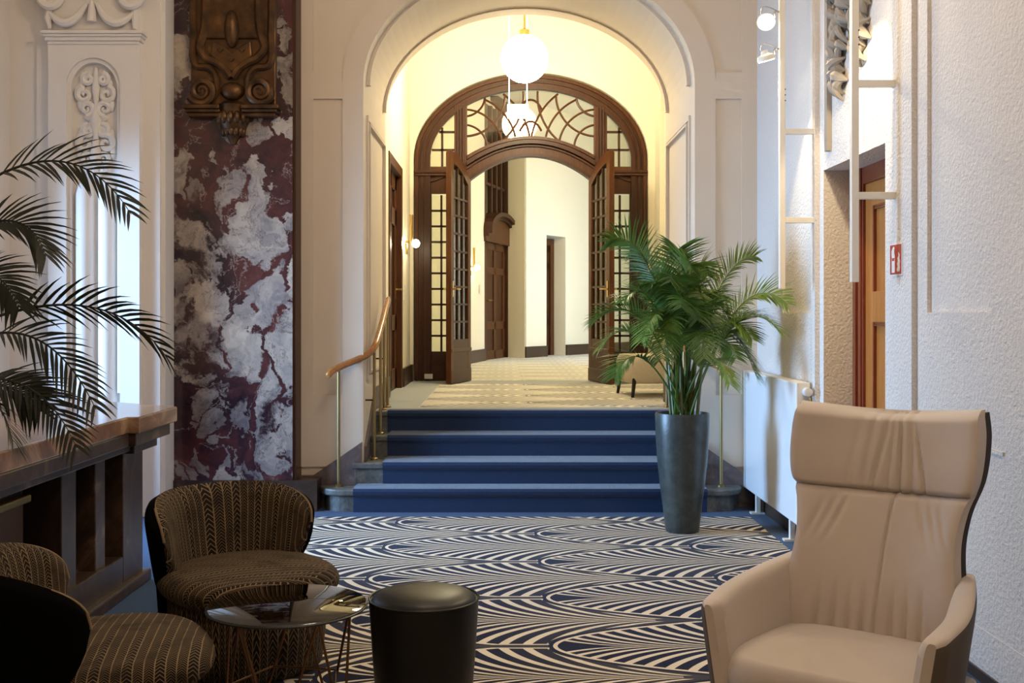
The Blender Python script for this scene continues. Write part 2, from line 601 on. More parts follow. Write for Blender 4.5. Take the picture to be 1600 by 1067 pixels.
    def build(s, name, mat, parent=None, smooth=False, local=False, bevel=0.0, recalc=True):
        me = bpy.data.meshes.new(name)
        vs = s.v
        if parent is not None and not local:
            L = parent_world(parent)
            vs = [(p[0] - L[0], p[1] - L[1], p[2] - L[2]) for p in vs]
        me.from_pydata(vs, [], s.f)
        if s.uv:
            lay = me.uv_layers.new(name='UVMap')
            for lp in me.loops:
                lay.data[lp.index].uv = s.uv.get(lp.vertex_index, (0, 0))
        if recalc:
            bm = bmesh.new(); bm.from_mesh(me)
            bmesh.ops.recalc_face_normals(bm, faces=bm.faces)
            bm.to_mesh(me); bm.free()
        me.materials.append(M[mat])
        if smooth:
            me.polygons.foreach_set('use_smooth', [True] * len(me.polygons))
            me.set_sharp_from_angle(angle=R(42))
        me.update()
        o = bpy.data.objects.new(name, me)
        COL.objects.link(o)
        if parent is not None:
            o.parent = parent
        if bevel:
            bv = o.modifiers.new('bevel', 'BEVEL'); bv.width = bevel; bv.segments = 2; bv.limit_method = 'ANGLE'
        return o


def parent_world(o):
    L = Vector(o.location)
    while o.parent is not None:
        o = o.parent
        L = L + Vector(o.location)
    return L


def tag(o, label=None, cat=None, group=None, kind=None):
    if label: o['label'] = label
    if cat: o['category'] = cat
    if group: o['group'] = group
    if kind: o['kind'] = kind
    return o


def thing(name, loc, label, cat, rz=0.0, group=None, kind=None):
    o = bpy.data.objects.new(name, None)
    COL.objects.link(o)
    o.empty_display_size = 0.1
    o.location = loc
    o.rotation_euler = (0, 0, rz)
    return tag(o, label, cat, group, kind)


def inst(src, name, parent, loc=(0, 0, 0)):
    """another child sharing the mesh of src"""
    o = bpy.data.objects.new(name, src.data)
    COL.objects.link(o)
    o.parent = parent
    o.location = loc
    return o


def struct(o, label=None):
    return tag(o, label, None, None, 'structure')


def W(px, py, Y):
    return ((px - VX) / F * Y, Y, CH - (py - VY) / F * Y)


def spiral(c, r0, r1, turns, a0, n=40, plane='XZ', flip=1):
    out = []
    for i in range(n + 1):
        t = i / n
        r_ = r0 + (r1 - r0) * t
        a = a0 + flip * turns * 2 * PI * t
        if plane == 'XZ':
            out.append((c[0] + r_ * math.cos(a), c[1], c[2] + r_ * math.sin(a)))
        else:
            out.append((c[0], c[1] + r_ * math.cos(a), c[2] + r_ * math.sin(a)))
    return out


def bez(p0, p1, p2, n=16):
    p0, p1, p2 = Vector(p0), Vector(p1), Vector(p2)
    return [p0 * (1 - t) ** 2 + p1 * 2 * t * (1 - t) + p2 * t * t for t in [i / n for i in range(n + 1)]]

# ================================================================== SETTING
ZU = 0.676                      # level of the upper hall
RISE, TREAD, Y1 = 0.169, 0.275, 8.04
YW, YB = 8.33, 9.85             # arch wall: front and back
XR = 1.94                       # right wall
AX0, AX1, AZS, AB = -1.088, 1.446, 3.235, 0.94
ACX, AA = (AX0 + AX1) / 2, (AX1 - AX0) / 2


def ell(cx, zs, a, b_, n=40):
    return [(cx - a * math.cos(PI * i / n), zs + b_ * math.sin(PI * i / n)) for i in range(n + 1)]


def arch_wall(mb, xl, xr, z0, zt, y0, y1, cx, a, zs, b_, zo=None, n=40):
    """wall slab with an elliptical arched opening that goes down to z0"""
    zo = z0 if zo is None else zo
    mb.box(xl, cx - a, y0, y1, z0, zt)
    mb.box(cx + a, xr, y0, y1, z0, zt)
    pts = ell(cx, zs, a, b_, n)
    top = [(p[0], zt) for p in pts]
    mb.band(top, pts, 'XZ', y0, y1)


# floors
struct(MB().box(-3.6, XR + 0.2, -1.6, YW + 0.02, -0.1, 0.0).build('floor', 'carpet_lobby'), 'navy carpet with cream fan-shaped palm pattern and blue border')
hall_floor = MB().box(AX0 - 0.1, AX1 + 0.1, Y1 + 3 * TREAD + 0.02, YB + 0.02, ZU - 0.12, ZU)
hall_floor.box(-1.3, 4.2, YB, 12.97, ZU - 0.12, ZU)
struct(hall_floor.build('floor_hall', 'carpet_hall'), 'patterned carpet of the raised hall, lamp wash painted pale into it, with grey-blue border')
struct(MB().box(-2.6, 4.2, 12.97, 26.0, ZU - 0.12, ZU).build('floor_corridor', 'carpet_far'), 'grey and cream carpet, lamp wash painted in, of the corridor beyond the glazed doors')

# arch wall ----------------------------------------------------------------
mb = MB()
arch_wall(mb, -3.6, XR + 0.2, 0.0, 5.2, YW, YB, ACX, AA, AZS, AB)
wall_back = struct(mb.build('wall_back', 'plaster_cream'), 'cream plaster wall with the tall arch over the stairs')
# applied stiles and rails leave sunk panels on the wall face
YO = YW - 0.016
outer = ell(ACX, AZS, AA + 0.16, AB + 0.16)
inner = ell(ACX, AZS, AA, AB)
band_o = [(AX0 - 0.16, 0.3)] + outer + [(AX1 + 0.16, 0.3)]
band_i = [(AX0, 0.3)] + inner + [(AX1, 0.3)]
MB().band(band_o, band_i, 'XZ', YO, YW).build('arch_surround', 'plaster_cream', wall_back)
for x0, x1 in ((-1.62, W(490, 0, YW)[0]), (W(1158, 0, YW)[0], XR)):
    MB().box(x0, x1, YO, YW, 0.3, 5.2).build('wall_stile', 'plaster_cream', wall_back)
for x0, x1 in ((W(490, 0, YW)[0], AX0 - 0.16), (AX1 + 0.16, W(1158, 0, YW)[0])):
    MB().box(x0, x1, YO, YW, W(0, 155, YW)[2], W(0, 113, YW)[2]).build('wall_rail', 'plaster_cream', wall_back)
    MB().box(x0, x1, YO, YW, 0.3, 0.85).build('wall_rail', 'plaster_cream', wall_back)
# panel mouldings on the reveal of the arch
for sx, xj in ((1, AX0), (-1, AX1)):
    for (ya, yb, za, zb) in ((8.50, 9.70, 0.95, 3.02),):
        for k, (wd, pr) in enumerate(((0.035, 0.016), (0.018, 0.028))):
            i = 0.055 * k
            mo = MB()
            xa, xb = (xj, xj + sx * pr)
            x0, x1 = min(xa, xb), max(xa, xb)
            mo.box(x0, x1, ya + i, ya + i + wd, za + i, zb - i)
            mo.box(x0, x1, yb - i - wd, yb - i, za + i, zb - i)
            mo.box(x0, x1, ya + i + wd, yb - i - wd, za + i, za + i + wd)
            mo.box(x0, x1, ya + i + wd, yb - i - wd, zb - i - wd, zb - i)
            mo.build('jamb_moulding', 'plaster_cream', wall_back)
# curved moulding along the soffit
for ya, yb in ((8.50, 8.56), (9.62, 9.68)):
    MB().band(ell(ACX, AZS + 0.02, AA, AB), ell(ACX, AZS + 0.02, AA - 0.03, AB - 0.03), 'XZ', ya, yb).build('soffit_moulding', 'plaster_cream', wall_back)
# stone skirting that climbs beside the steps
for sgn in (-1, 1):
    def mx(px):
        x = W(px, 0, YW)[0]
        return x if sgn < 0 else 2 * 0.185 - x
    zl = 0.235
    poly = [(mx(463), 0.0), (mx(463), zl), (mx(490), zl), (mx(566), 0.49), (mx(566), 0.0)]
    if sgn > 0:
        poly = [(XR, 0.0), (XR, zl)] + poly[2:]
    MB().prism(poly, 'XZ', YO - 0.03, YW).build('stone_skirting', 'stone_plum', wall_back)
    xx = AX0 if sgn < 0 else AX1
    sk = [(8.36, 0.45), (9.0, 0.86), (YB, 0.86), (YB, 0.6), (8.36, 0.3)]
    MB().prism(sk, 'YZ', min(xx, xx - sgn * 0.02), max(xx, xx - sgn * 0.02)).build('jamb_skirting', 'stone_plum', wall_back)

# wall beside the fireplace, with its pilaster ------------------------------
YL = 7.9
wall_left_end = MB().box(-3.8, -2.47, YL, YW, 0, 5.2)
wall_le = struct(wall_left_end.build('wall_alcove', 'plaster_white'), 'white plaster wall beyond the fireplace')
MB().box(-3.6, -2.47, YL - 0.015, YL, 0.0, 0.055).build('wall_skirting', 'skirting_dark', wall_le)
mb = MB().box(-3.8, -3.6, -1.6, 6.2, 0, 5.2).box(-3.8, -3.6, 7.7, YL, 0, 5.2).box(-3.8, -3.6, 6.2, 7.7, 0, 0.3).box(-3.8, -3.6, 6.2, 7.7, 3.3, 5.2)
struct(mb.build('wall_left', 'plaster_white'), 'white plaster wall behind the fireplace')
w1 = MB()
for a_, b_, c_, d_ in ((6.2, 6.28, 0.3, 3.3), (7.62, 7.7, 0.3, 3.3), (6.28, 7.62, 0.3, 0.38), (6.28, 7.62, 3.22, 3.3), (6.92, 6.98, 0.38, 3.22), (6.28, 7.62, 1.9, 1.95)):
    w1.box(-3.78, -3.70, a_, b_, c_, d_)
struct(w1.build('window_1', 'white_paint'), 'tall white framed window beyond the fireplace')
struct(MB().box(-3.8, XR + 0.3, -1.8, -1.6, 0, 5.2).build('wall_front', 'plaster_cream'), 'plain plaster wall behind the viewer')
struct(MB().box(-3.8, XR + 0.4, -1.8, YB, 5.2, 5.35).build('ceiling', 'plaster_white'), 'white ceiling of the lobby')

# right wall -----------------------------------------------------------------
DY0, DY1, DZ = 5.56, 6.636, 2.343
mb = MB()
T = 0.20
mb.box(XR, XR + T, -1.6, DY0, 0, 5.2).box(XR, XR + T, DY1, YB, 0, 5.2).box(XR, XR + T, DY0, DY1, DZ, 5.2)
wall_r = struct(mb.build('wall_right', 'plaster_rough'), 'rough white plaster wall with doorway and radiator')
XO = XR - 0.018
def ov(name, y0, y1, z0, z1, pr=0.018, mat='plaster_rough'):
    return MB().box(XR - pr, XR, y0, y1, z0, z1).build(name, mat, wall_r)
ov('wall_rail', 4.28, 4.96, 0.21, 1.475, 0.032)
ov('wall_stile', 4.96, 5.06, 0.21, 5.2)
ov('wall_stile', 3.4, 4.28, 0.21, 5.2, 0.032)
ov('pilaster_strip', 5.13, 5.36, 0.21, 5.2, 0.026)
ov('pilaster_strip', 5.36, 5.43, 0.21, 5.2, 0.012)
ov('wall_stile', 6.72, 6.80, 0.0, 5.2, 0.03)
ov('wall_rail', 6.80, 7.55, 0.0, 1.475, 0.032)
ov('wall_stile', 7.55, 8.33, 0.0, 5.2)
ov('plinth', 3.0, 5.50, 0.045, 0.21, 0.035)
ov('ledge', 4.16, 4.40, 0.925, 0.94, 0.04)
ov('wall_skirting', 3.0, 5.50, 0.0, 0.045, 0.045, 'skirting_dark')
ov('wall_skirting', 6.66, 8.30, 0.0, 0.10, 0.035, 'skirting_dark')
ov('shadow_strip', 6.47, 6.52, 2.44, 5.2, 0.03, 'plaster_relief')  # moulding strips whose brown shadow is painted as dark plaster
ov('shadow_strip', 6.34, 6.37, 2.77, 5.2, 0.03, 'plaster_relief')
# dark window surround where the wall ends
struct(MB().box(XR - 0.02, XR, 3.2, 4.055, 0.9, 5.2).build('trim_1', 'dark_room'), 'dark panel edge at the end of the wall')
# door in the recess
d1 = thing('door_1', (XR + T, (DY0 + DY1) / 2, 0), 'orange-brown panelled wooden door in the recess of the rough wall', 'door', kind='structure')
XD = XR + T
fr = MB().box(XD - 0.005, XD + 0.10, DY1 - 0.13, DY1 + 0.02, 0, DZ + 0.02).box(XD - 0.005, XD + 0.10, DY0 - 0.02, DY0 + 0.13, 0, DZ + 0.02).box(XD - 0.005, XD + 0.1, DY0 + 0.13, DY1 - 0.13, DZ - 0.10, DZ + 0.02)
fr.box(XD - 0.025, XD, DY1 - 0.05, DY1, 0, DZ).box(XD - 0.018, XD, DY1 - 0.12, DY1 - 0.08, 0, DZ)
fr.build('door_frame', 'wood_mahogany', d1, bevel=0.004)
lf = MB().box(XD + 0.03, XD + 0.07, DY0 + 0.13, DY1 - 0.13, 0.01, DZ - 0.10)
leaf = lf.build('door_leaf', 'wood_orange', d1)
ya, yb = DY0 + 0.13, DY1 - 0.13
for y0, y1, z0, z1, nm in ((ya, ya + 0.10, 0.01, DZ - 0.1, 'stile'), (yb - 0.12, yb, 0.01, DZ - 0.1, 'stile'), (ya + 0.10, yb - 0.12, 1.42, 1.60, 'rail'), (ya + 0.10, yb - 0.12, 0.01, 0.2, 'rail'), (ya + 0.10, yb - 0.12, DZ - 0.24, DZ - 0.1, 'rail')):
    MB().box(XD + 0.012, XD + 0.03, y0, y1, z0, z1).build(nm, 'wood_orange', leaf, bevel=0.004)
ym = (ya + yb - 0.02) / 2
MB().box(XD + 0.012, XD + 0.03, ym - 0.05, ym + 0.05, 0.2, DZ - 0.24).build('stile', 'wood_orange', leaf, bevel=0.004)
for y0, y1 in ((ya + 0.10, ym - 0.05), (ym + 0.05, yb - 0.12)):
    for z0, z1 in ((0.2, 1.42), (1.60, DZ - 0.24)):
        k = MB()
        for i in range(2):
            i_ = 0.012 * i
            k.box(XD + 0.016 - 0.003 * i, XD + 0.03, y0 + i_, y0 + i_ + 0.010, z0, z1).box(XD + 0.016 - 0.003 * i, XD + 0.03, y1 - i_ - 0.010, y1 - i_, z0, z1)
            k.box(XD + 0.016, XD + 0.03, y0, y1, z1 - i_ - 0.010, z1 - i_)
        k.build('panel_bead', 'wood_mahogany', leaf)
MB().box(XD - 0.03, XD + 0.012, ya + 0.04, ya + 0.06, 1.0, 1.02).box(XD - 0.03, XD - 0.01, ya + 0.04, ya + 0.16, 1.0, 1.02).build('handle', 'brass', leaf)
# closes the room behind the door
struct(MB().box(XD + 0.12, XD + 0.2, DY0 - 0.3, DY1 + 0.3, 0, 2.7).build('wall_behind_door', 'dark_room'))

# hall behind the arch --------------------------------------------------------
HL = -1.12
HT = 5.5
D2A, D2B, D2T = 10.40, 11.72, 3.03
mb = MB().box(HL - 0.2, HL, YB, D2A, ZU - 0.1, HT).box(HL - 0.2, HL, D2B, 13.0, ZU - 0.1, HT).box(HL - 0.2, HL, D2A, D2B, D2T, HT)
wall_hl = struct(mb.build('wall_hall_left', 'plaster_hall'), 'pale yellow hall wall with dark door and wall lamp')
for y0, y1 in ((YB, D2A - 0.05), (D2B + 0.05, 12.75)):
    MB().box(HL, HL + 0.025, y0, y1, ZU, ZU + 0.2).build('baseboard', 'skirting_dark', wall_hl)
d2 = thing('door_2', (HL - 0.1, 11.0, ZU), 'dark panelled door in the hall wall beside the handrail', 'door', kind='structure')
MB().box(HL - 0.12, HL - 0.07, D2A, D2B, ZU, D2T).build('door_leaf', 'wood_deep', d2)
mb = MB().box(HL - 0.09, HL + 0.012, D2A, D2A + 0.1, ZU, D2T).box(HL - 0.09, HL + 0.012, D2B - 0.1, D2B, ZU, D2T).box(HL - 0.09, HL + 0.012, D2A + 0.1, D2B - 0.1, D2T - 0.1, D2T)
mb.build('door_frame', 'wood_brown', d2, bevel=0.006)
for z0, z1 in ((ZU + 0.0, ZU + 0.22), (ZU + 0.62, ZU + 0.78), (ZU + 1.72, ZU + 1.9), (D2T - 0.26, D2T - 0.1)):
    MB().box(HL - 0.07, HL - 0.045, D2A + 0.1, D2B - 0.1, z0, z1).build('rail', 'wood_brown', d2, bevel=0.005)
for y0, y1 in ((D2A + 0.1, D2A + 0.24), (D2B - 0.24, D2B - 0.1), (11.0, 11.12)):
    MB().box(HL - 0.07, HL - 0.045, y0, y1, ZU, D2T - 0.1).build('stile', 'wood_brown', d2, bevel=0.005)
mb = MB().tube([(HL - 0.05, D2B - 0.18, ZU + 1.05), (HL + 0.02, D2B - 0.18, ZU + 1.05), (HL + 0.03, D2B - 0.3, ZU + 1.05)], 0.011)
mb.box(HL - 0.048, HL - 0.04, D2B - 0.2, D2B - 0.16, ZU + 0.95, ZU + 1.15)
mb.build('handle', 'brass', d2)

# right side of the hall: a wall with an arched side bay
HR = 1.75
mb = MB()
def P_(y, z): return (y, z)
pts = [(11.25 - 1.1 * math.cos(PI * i / 30), 3.58 + 0.9 * math.sin(PI * i / 30)) for i in range(31)]
mb.box(HR, HR + 0.25, YB, 10.15, ZU - 0.1, HT).box(HR, HR + 0.25, 12.35, 13.0, ZU - 0.1, HT)
mb.band([(p[0], HT) for p in pts], pts, 'YZ', HR, HR + 0.25)
mb.box(AX1, HR + 0.25, YB, YB + 0.03, ZU - 0.1, HT)
struct(mb.build('wall_hall_right', 'plaster_hall'), 'pale yellow hall wall with arched side bay')
struct(MB().box(2.75, 2.9, YB, 13.0, ZU - 0.1, HT).box(HR + 0.25, 2.9, YB, YB + 0.1, ZU - 0.1, HT).build('wall_bay', 'plaster_hall'), 'back wall of the side bay')
struct(MB().box(-1.4, 3.0, YB - 0.02, 13.0, HT, HT + 0.15).build('ceiling_hall', 'plaster_hall'), 'ceiling of the raised hall')
struct(MB().box(-1.4, 3.0, YB - 0.05, YB, 5.2, HT + 0.1).build('wall_upstand', 'plaster_hall'))

# wall that holds the arched wooden screen
YS = 12.9
SS = YS / F
def sx(px): return (px - VX) * SS
def sz(py): return CH + (VY - py) * SS
SCX = sx(829)
mb = MB()
arch_wall(mb, -1.4, 3.0, ZU - 0.1, HT, 12.75, 13.05, SCX, 181.5 * SS, sz(251), 133.5 * SS)
wall_s = struct(mb.build('wall_screen', 'plaster_hall'), 'pale yellow wall around the arched wooden doors')
MB().box(HL, SCX - 181.5 * SS, 12.72, 12.75, ZU, ZU + 0.2).build('baseboard', 'skirting_dark', wall_s)
MB().box(SCX + 181.5 * SS, HR, 12.72, 12.75, ZU, ZU + 0.2).build('baseboard', 'skirting_dark', wall_s)

# corridor beyond -------------------------------------------------------------
A_, B_, C_, D_, E_ = (-1.42, 13.05), (-0.357, 18.4), (0.154, 20.2), (0.346, 19.55), (1.677, 21.6)
G_ = (3.2, 23.9)
def wall_seg(mb, p, q, z0, z1, th=0.15, side=1):
    p, q = Vector(p), Vector(q)
    d = (q - p).normalized(); n_ = Vector((-d.y, d.x)) * th * side
    poly = [tuple(p), tuple(q), tuple(q + n_), tuple(p + n_)]
    return mb.prism(poly, 'XY', z0, z1)
def along(p, q, t): return (p[0] + (q[0] - p[0]) * t, p[1] + (q[1] - p[1]) * t)
mb = wall_seg(MB(), A_, B_, ZU - 0.1, 5.3)
wc = struct(mb.build('wall_corridor_left', 'plaster_hall'), 'bright corridor wall with wall lamp')
wall_seg(MB(), A_, B_, ZU, ZU + 0.2, 0.03, -1).build('baseboard', 'skirting_dark', wc)
t0, t1 = 0.31, 0.60      # doorway in the far wall
mb = MB()
wall_seg(mb, D_, along(D_, E_, t0), ZU - 0.1, 5.3, 0.4)
wall_seg(mb, along(D_, E_, t1), G_, ZU - 0.1, 5.3, 0.4)
wall_seg(mb, along(D_, E_, t0), along(D_, E_, t1), 2.93, 5.3, 0.4)
mb.prism([C_, (D_[0] + 0.02, D_[1]), (D_[0] + 0.3, D_[1] + 0.6), (C_[0] + 0.2, C_[1] + 0.3)], 'XY', ZU - 0.1, 5.3)
wf = struct(mb.build('wall_corridor_end', 'plaster_hall'), 'pale corridor end wall with narrow recessed door')
wall_seg(MB(), D_, along(D_, E_, t0), ZU, ZU + 0.2, 0.03, -1).build('baseboard', 'skirting_dark', wf)
wall_seg(MB(), along(D_, E_, t1), G_, ZU, ZU + 0.2, 0.03, -1).build('baseboard', 'skirting_dark', wf)
struct(wall_seg(MB(), (4.0, 13.05), (4.0, 24.0), ZU - 0.1, 5.3, 0.15, -1).build('wall_corridor_right', 'plaster_hall'), 'corridor wall beyond the doors on the window side')
struct(MB().box(-1.8, 4.2, 13.0, 25.0, 5.3, 5.45).build('ceiling_corridor', 'plaster_hall'), 'ceiling of the corridor beyond the doors')
struct(wall_seg(MB(), G_, (4.2, 24.0), ZU - 0.1, 5.3, 0.2).build('wall_corridor_far', 'plaster_hall'), 'far end of the corridor')

# ================================================================== CORRIDOR DOORS
def door_on_line(name, p, q, off, z0, z1, label, mat='wood_deep', frame_mat='wood_brown', handle=True):
    """panelled door on the plan line p-q, set back by off; returns the thing"""
    p, q = Vector(p), Vector(q)
    L = (q - p).length
    ang = math.atan2(q.y - p.y, q.x - p.x)
    n_ = Vector((-(q - p).y, (q - p).x)).normalized()
    o = p + n_ * off
    t = thing(name, (o.x, o.y, z0), label, 'door', ang, kind='structure')
    H = z1 - z0
    MB().box(0, L, 0.02, 0.06, 0, H).build('door_leaf', mat, t, local=True)
    fw = 0.13
    MB().box(0, fw, -0.03, 0.02, 0, H).box(L - fw, L, -0.03, 0.02, 0, H).box(fw, L - fw, -0.03, 0.02, H - fw, H).build('door_frame', frame_mat, t, local=True, bevel=0.006)
    for a, b_ in ((fw, fw + 0.13), (L - fw - 0.13, L - fw), (L / 2 - 0.06, L / 2 + 0.06)):
        MB().box(a, b_, 0.0, 0.02, 0, H - fw).build('stile', mat, t, local=True, bevel=0.005)
    for a, b_ in ((0, 0.14), (0.58, 0.72), (1.62, 1.76), (H - fw - 0.13, H - fw)):
        MB().box(fw, L - fw, 0.0, 0.02, a, b_).build('rail', mat, t, local=True, bevel=0.005)
    if handle:
        MB().tube([(fw + 0.06, 0.0, 1.02), (fw + 0.06, -0.06, 1.02), (fw + 0.2, -0.06, 1.02)], 0.012).build('handle', 'brass', t, local=True)
    return t


door_on_line('door_4', along(D_, E_, t0), along(D_, E_, t1), 0.28, ZU, 2.9, 'narrow dark panelled door recessed in the corridor end wall')

# tall arched portal with a door, a hooded pediment and a glazed light above
p, q = Vector(B_), Vector(C_)
L = (q - p).length
ang = math.atan2(q.y - p.y, q.x - p.x)
t = thing('door_3', (B_[0], B_[1], ZU), 'tall dark wooden portal with curved hood and window over its door', 'door', ang, kind='structure')
HD = 2.02
MB().box(0.10, L * 0.74, 0.05, 0.10, 0, HD).build('door_leaf', 'wood_deep', t, local=True)
for a, b_ in ((0.10, 0.24), (L * 0.74 - 0.14, L * 0.74), (L * 0.37 - 0.02, L * 0.37 + 0.12)):
    MB().box(a, b_, 0.03, 0.05, 0, HD).build('stile', 'wood_brown', t, local=True, bevel=0.005)
for a, b_ in ((0, 0.16), (0.52, 0.66), (1.48, 1.60), (1.90, HD)):
    MB().box(0.10, L * 0.74, 0.03, 0.05, a, b_).build('rail', 'wood_brown', t, local=True, bevel=0.005)
MB().box(-0.02, 0.10, 0.0, 0.16, 0, 4.5).build('portal_post', 'wood_brown', t, local=True, bevel=0.01)
MB().box(L * 0.74, L, -0.02, 0.16, 0, 3.6).build('portal_post', 'wood_deep', t, local=True, bevel=0.01)
pts = [(L * 0.42 + (L * 0.46) * math.cos(PI - PI * i / 16), HD + 0.10 + 0.34 * math.sin(PI * i / 16)) for i in range(17)]
MB().prism([(-0.04, HD), (L * 0.88, HD)] + [(p_[0], p_[1]) for p_ in reversed(pts)], 'XZ', -0.05, 0.12).build('hood_field', 'wood_brown', t, local=True)
hood = MB()
hood.band([(p_[0], p_[1] + 0.10) for p_ in pts], [(p_[0], p_[1] + 0.03) for p_ in pts], 'XZ', -0.16, 0.05)
hood.band([(p_[0], p_[1] + 0.03) for p_ in pts], [(p_[0], p_[1] - 0.02) for p_ in pts], 'XZ', -0.10, 0.05)
hood.build('hood_moulding', 'wood_deep', t, local=True)
zt = 4.4
wood_cols = [0.10, L * 0.28, L * 0.44, L * 0.60, L * 0.76]
for i, x in enumerate(wood_cols):
    MB().box(x - 0.04, x + 0.04, 0.02, 0.10, HD + 0.3, zt).build('mullion', 'wood_deep', t, local=True)
for i in range(4):
    for (a, b_) in ((HD + 0.42, 3.0), (3.05, 3.7), (3.75, zt)):
        MB().box(wood_cols[i] + 0.04, wood_cols[i + 1] - 0.04, 0.055, 0.065, a, b_).build('pane', 'pane_glass', t, local=True)
for z in (HD + 0.36, 3.0, 3.7):
    MB().box(0.0, L, 0.03, 0.09, z, z + 0.05).build('glazing_bar', 'wood_deep', t, local=True)
cv = [(L * 0.40 + L * 0.60 * math.cos(PI * i / 24 * 0.5), 3.5 + 1.3 * math.sin(PI * i / 24 * 0.5)) for i in range(25)]
MB().band(cv, [(L * 0.40 + (p_[0] - L * 0.40) * 0.72, 3.5 + (p_[1] - 3.5) * 0.8) for p_ in cv], 'XZ', -0.02, 0.16).build('portal_arch', 'wood_deep', t, local=True)
MB().box(-0.02, L, 0.12, 0.16, 2.3, 5.0).build('portal_backing', 'plaster_hall', t, local=True)
MB().tube([(0.18, 0.03, 1.02), (0.18, -0.05, 1.02), (0.30, -0.05, 1.02)], 0.012).build('handle', 'brass', t, local=True)

# ================================================================== ARCHED WOODEN SCREEN
scr = thing('arched_door_screen', (SCX, YS, ZU), 'arched dark wooden screen with leaded fanlight and side windows around open doors', 'door screen')
IA, IB, SPR = 158.0, 112.0, 251.0


def earc(a, b_, n=48):
    return [(SCX - a * SS * math.cos(PI * i / n), sz(SPR) + b_ * SS * math.sin(PI * i / n)) for i in range(n + 1)]


def jamb_band(ao, bo, ai, bi, y0, y1, mat, name):
    o = [(SCX - ao * SS, ZU)] + earc(ao, bo) + [(SCX + ao * SS, ZU)]
    i = [(SCX - ai * SS, ZU)] + earc(ai, bi) + [(SCX + ai * SS, ZU)]
    MB().band(o, i, 'XZ', y0, y1).build(name, mat, scr)


jamb_band(180, 132, IA, IB, YS - 0.05, YS + 0.08, 'wood_brown', 'outer_frame')
jamb_band(180, 132, 175, 127, YS - 0.09, YS - 0.05, 'wood_brown', 'frame_moulding')
jamb_band(171, 124, 167, 120, YS - 0.075, YS - 0.05, 'wood_deep', 'frame_moulding')
jamb_band(163, 116, IA - 2, IB - 2, YS - 0.08, YS - 0.05, 'wood_deep', 'frame_moulding')


def inner_top(px):
    d = (px - 829) / (IA - 2)
    return sz(SPR) + (IB - 2) * SS * math.sqrt(max(0.0, 1 - d * d))


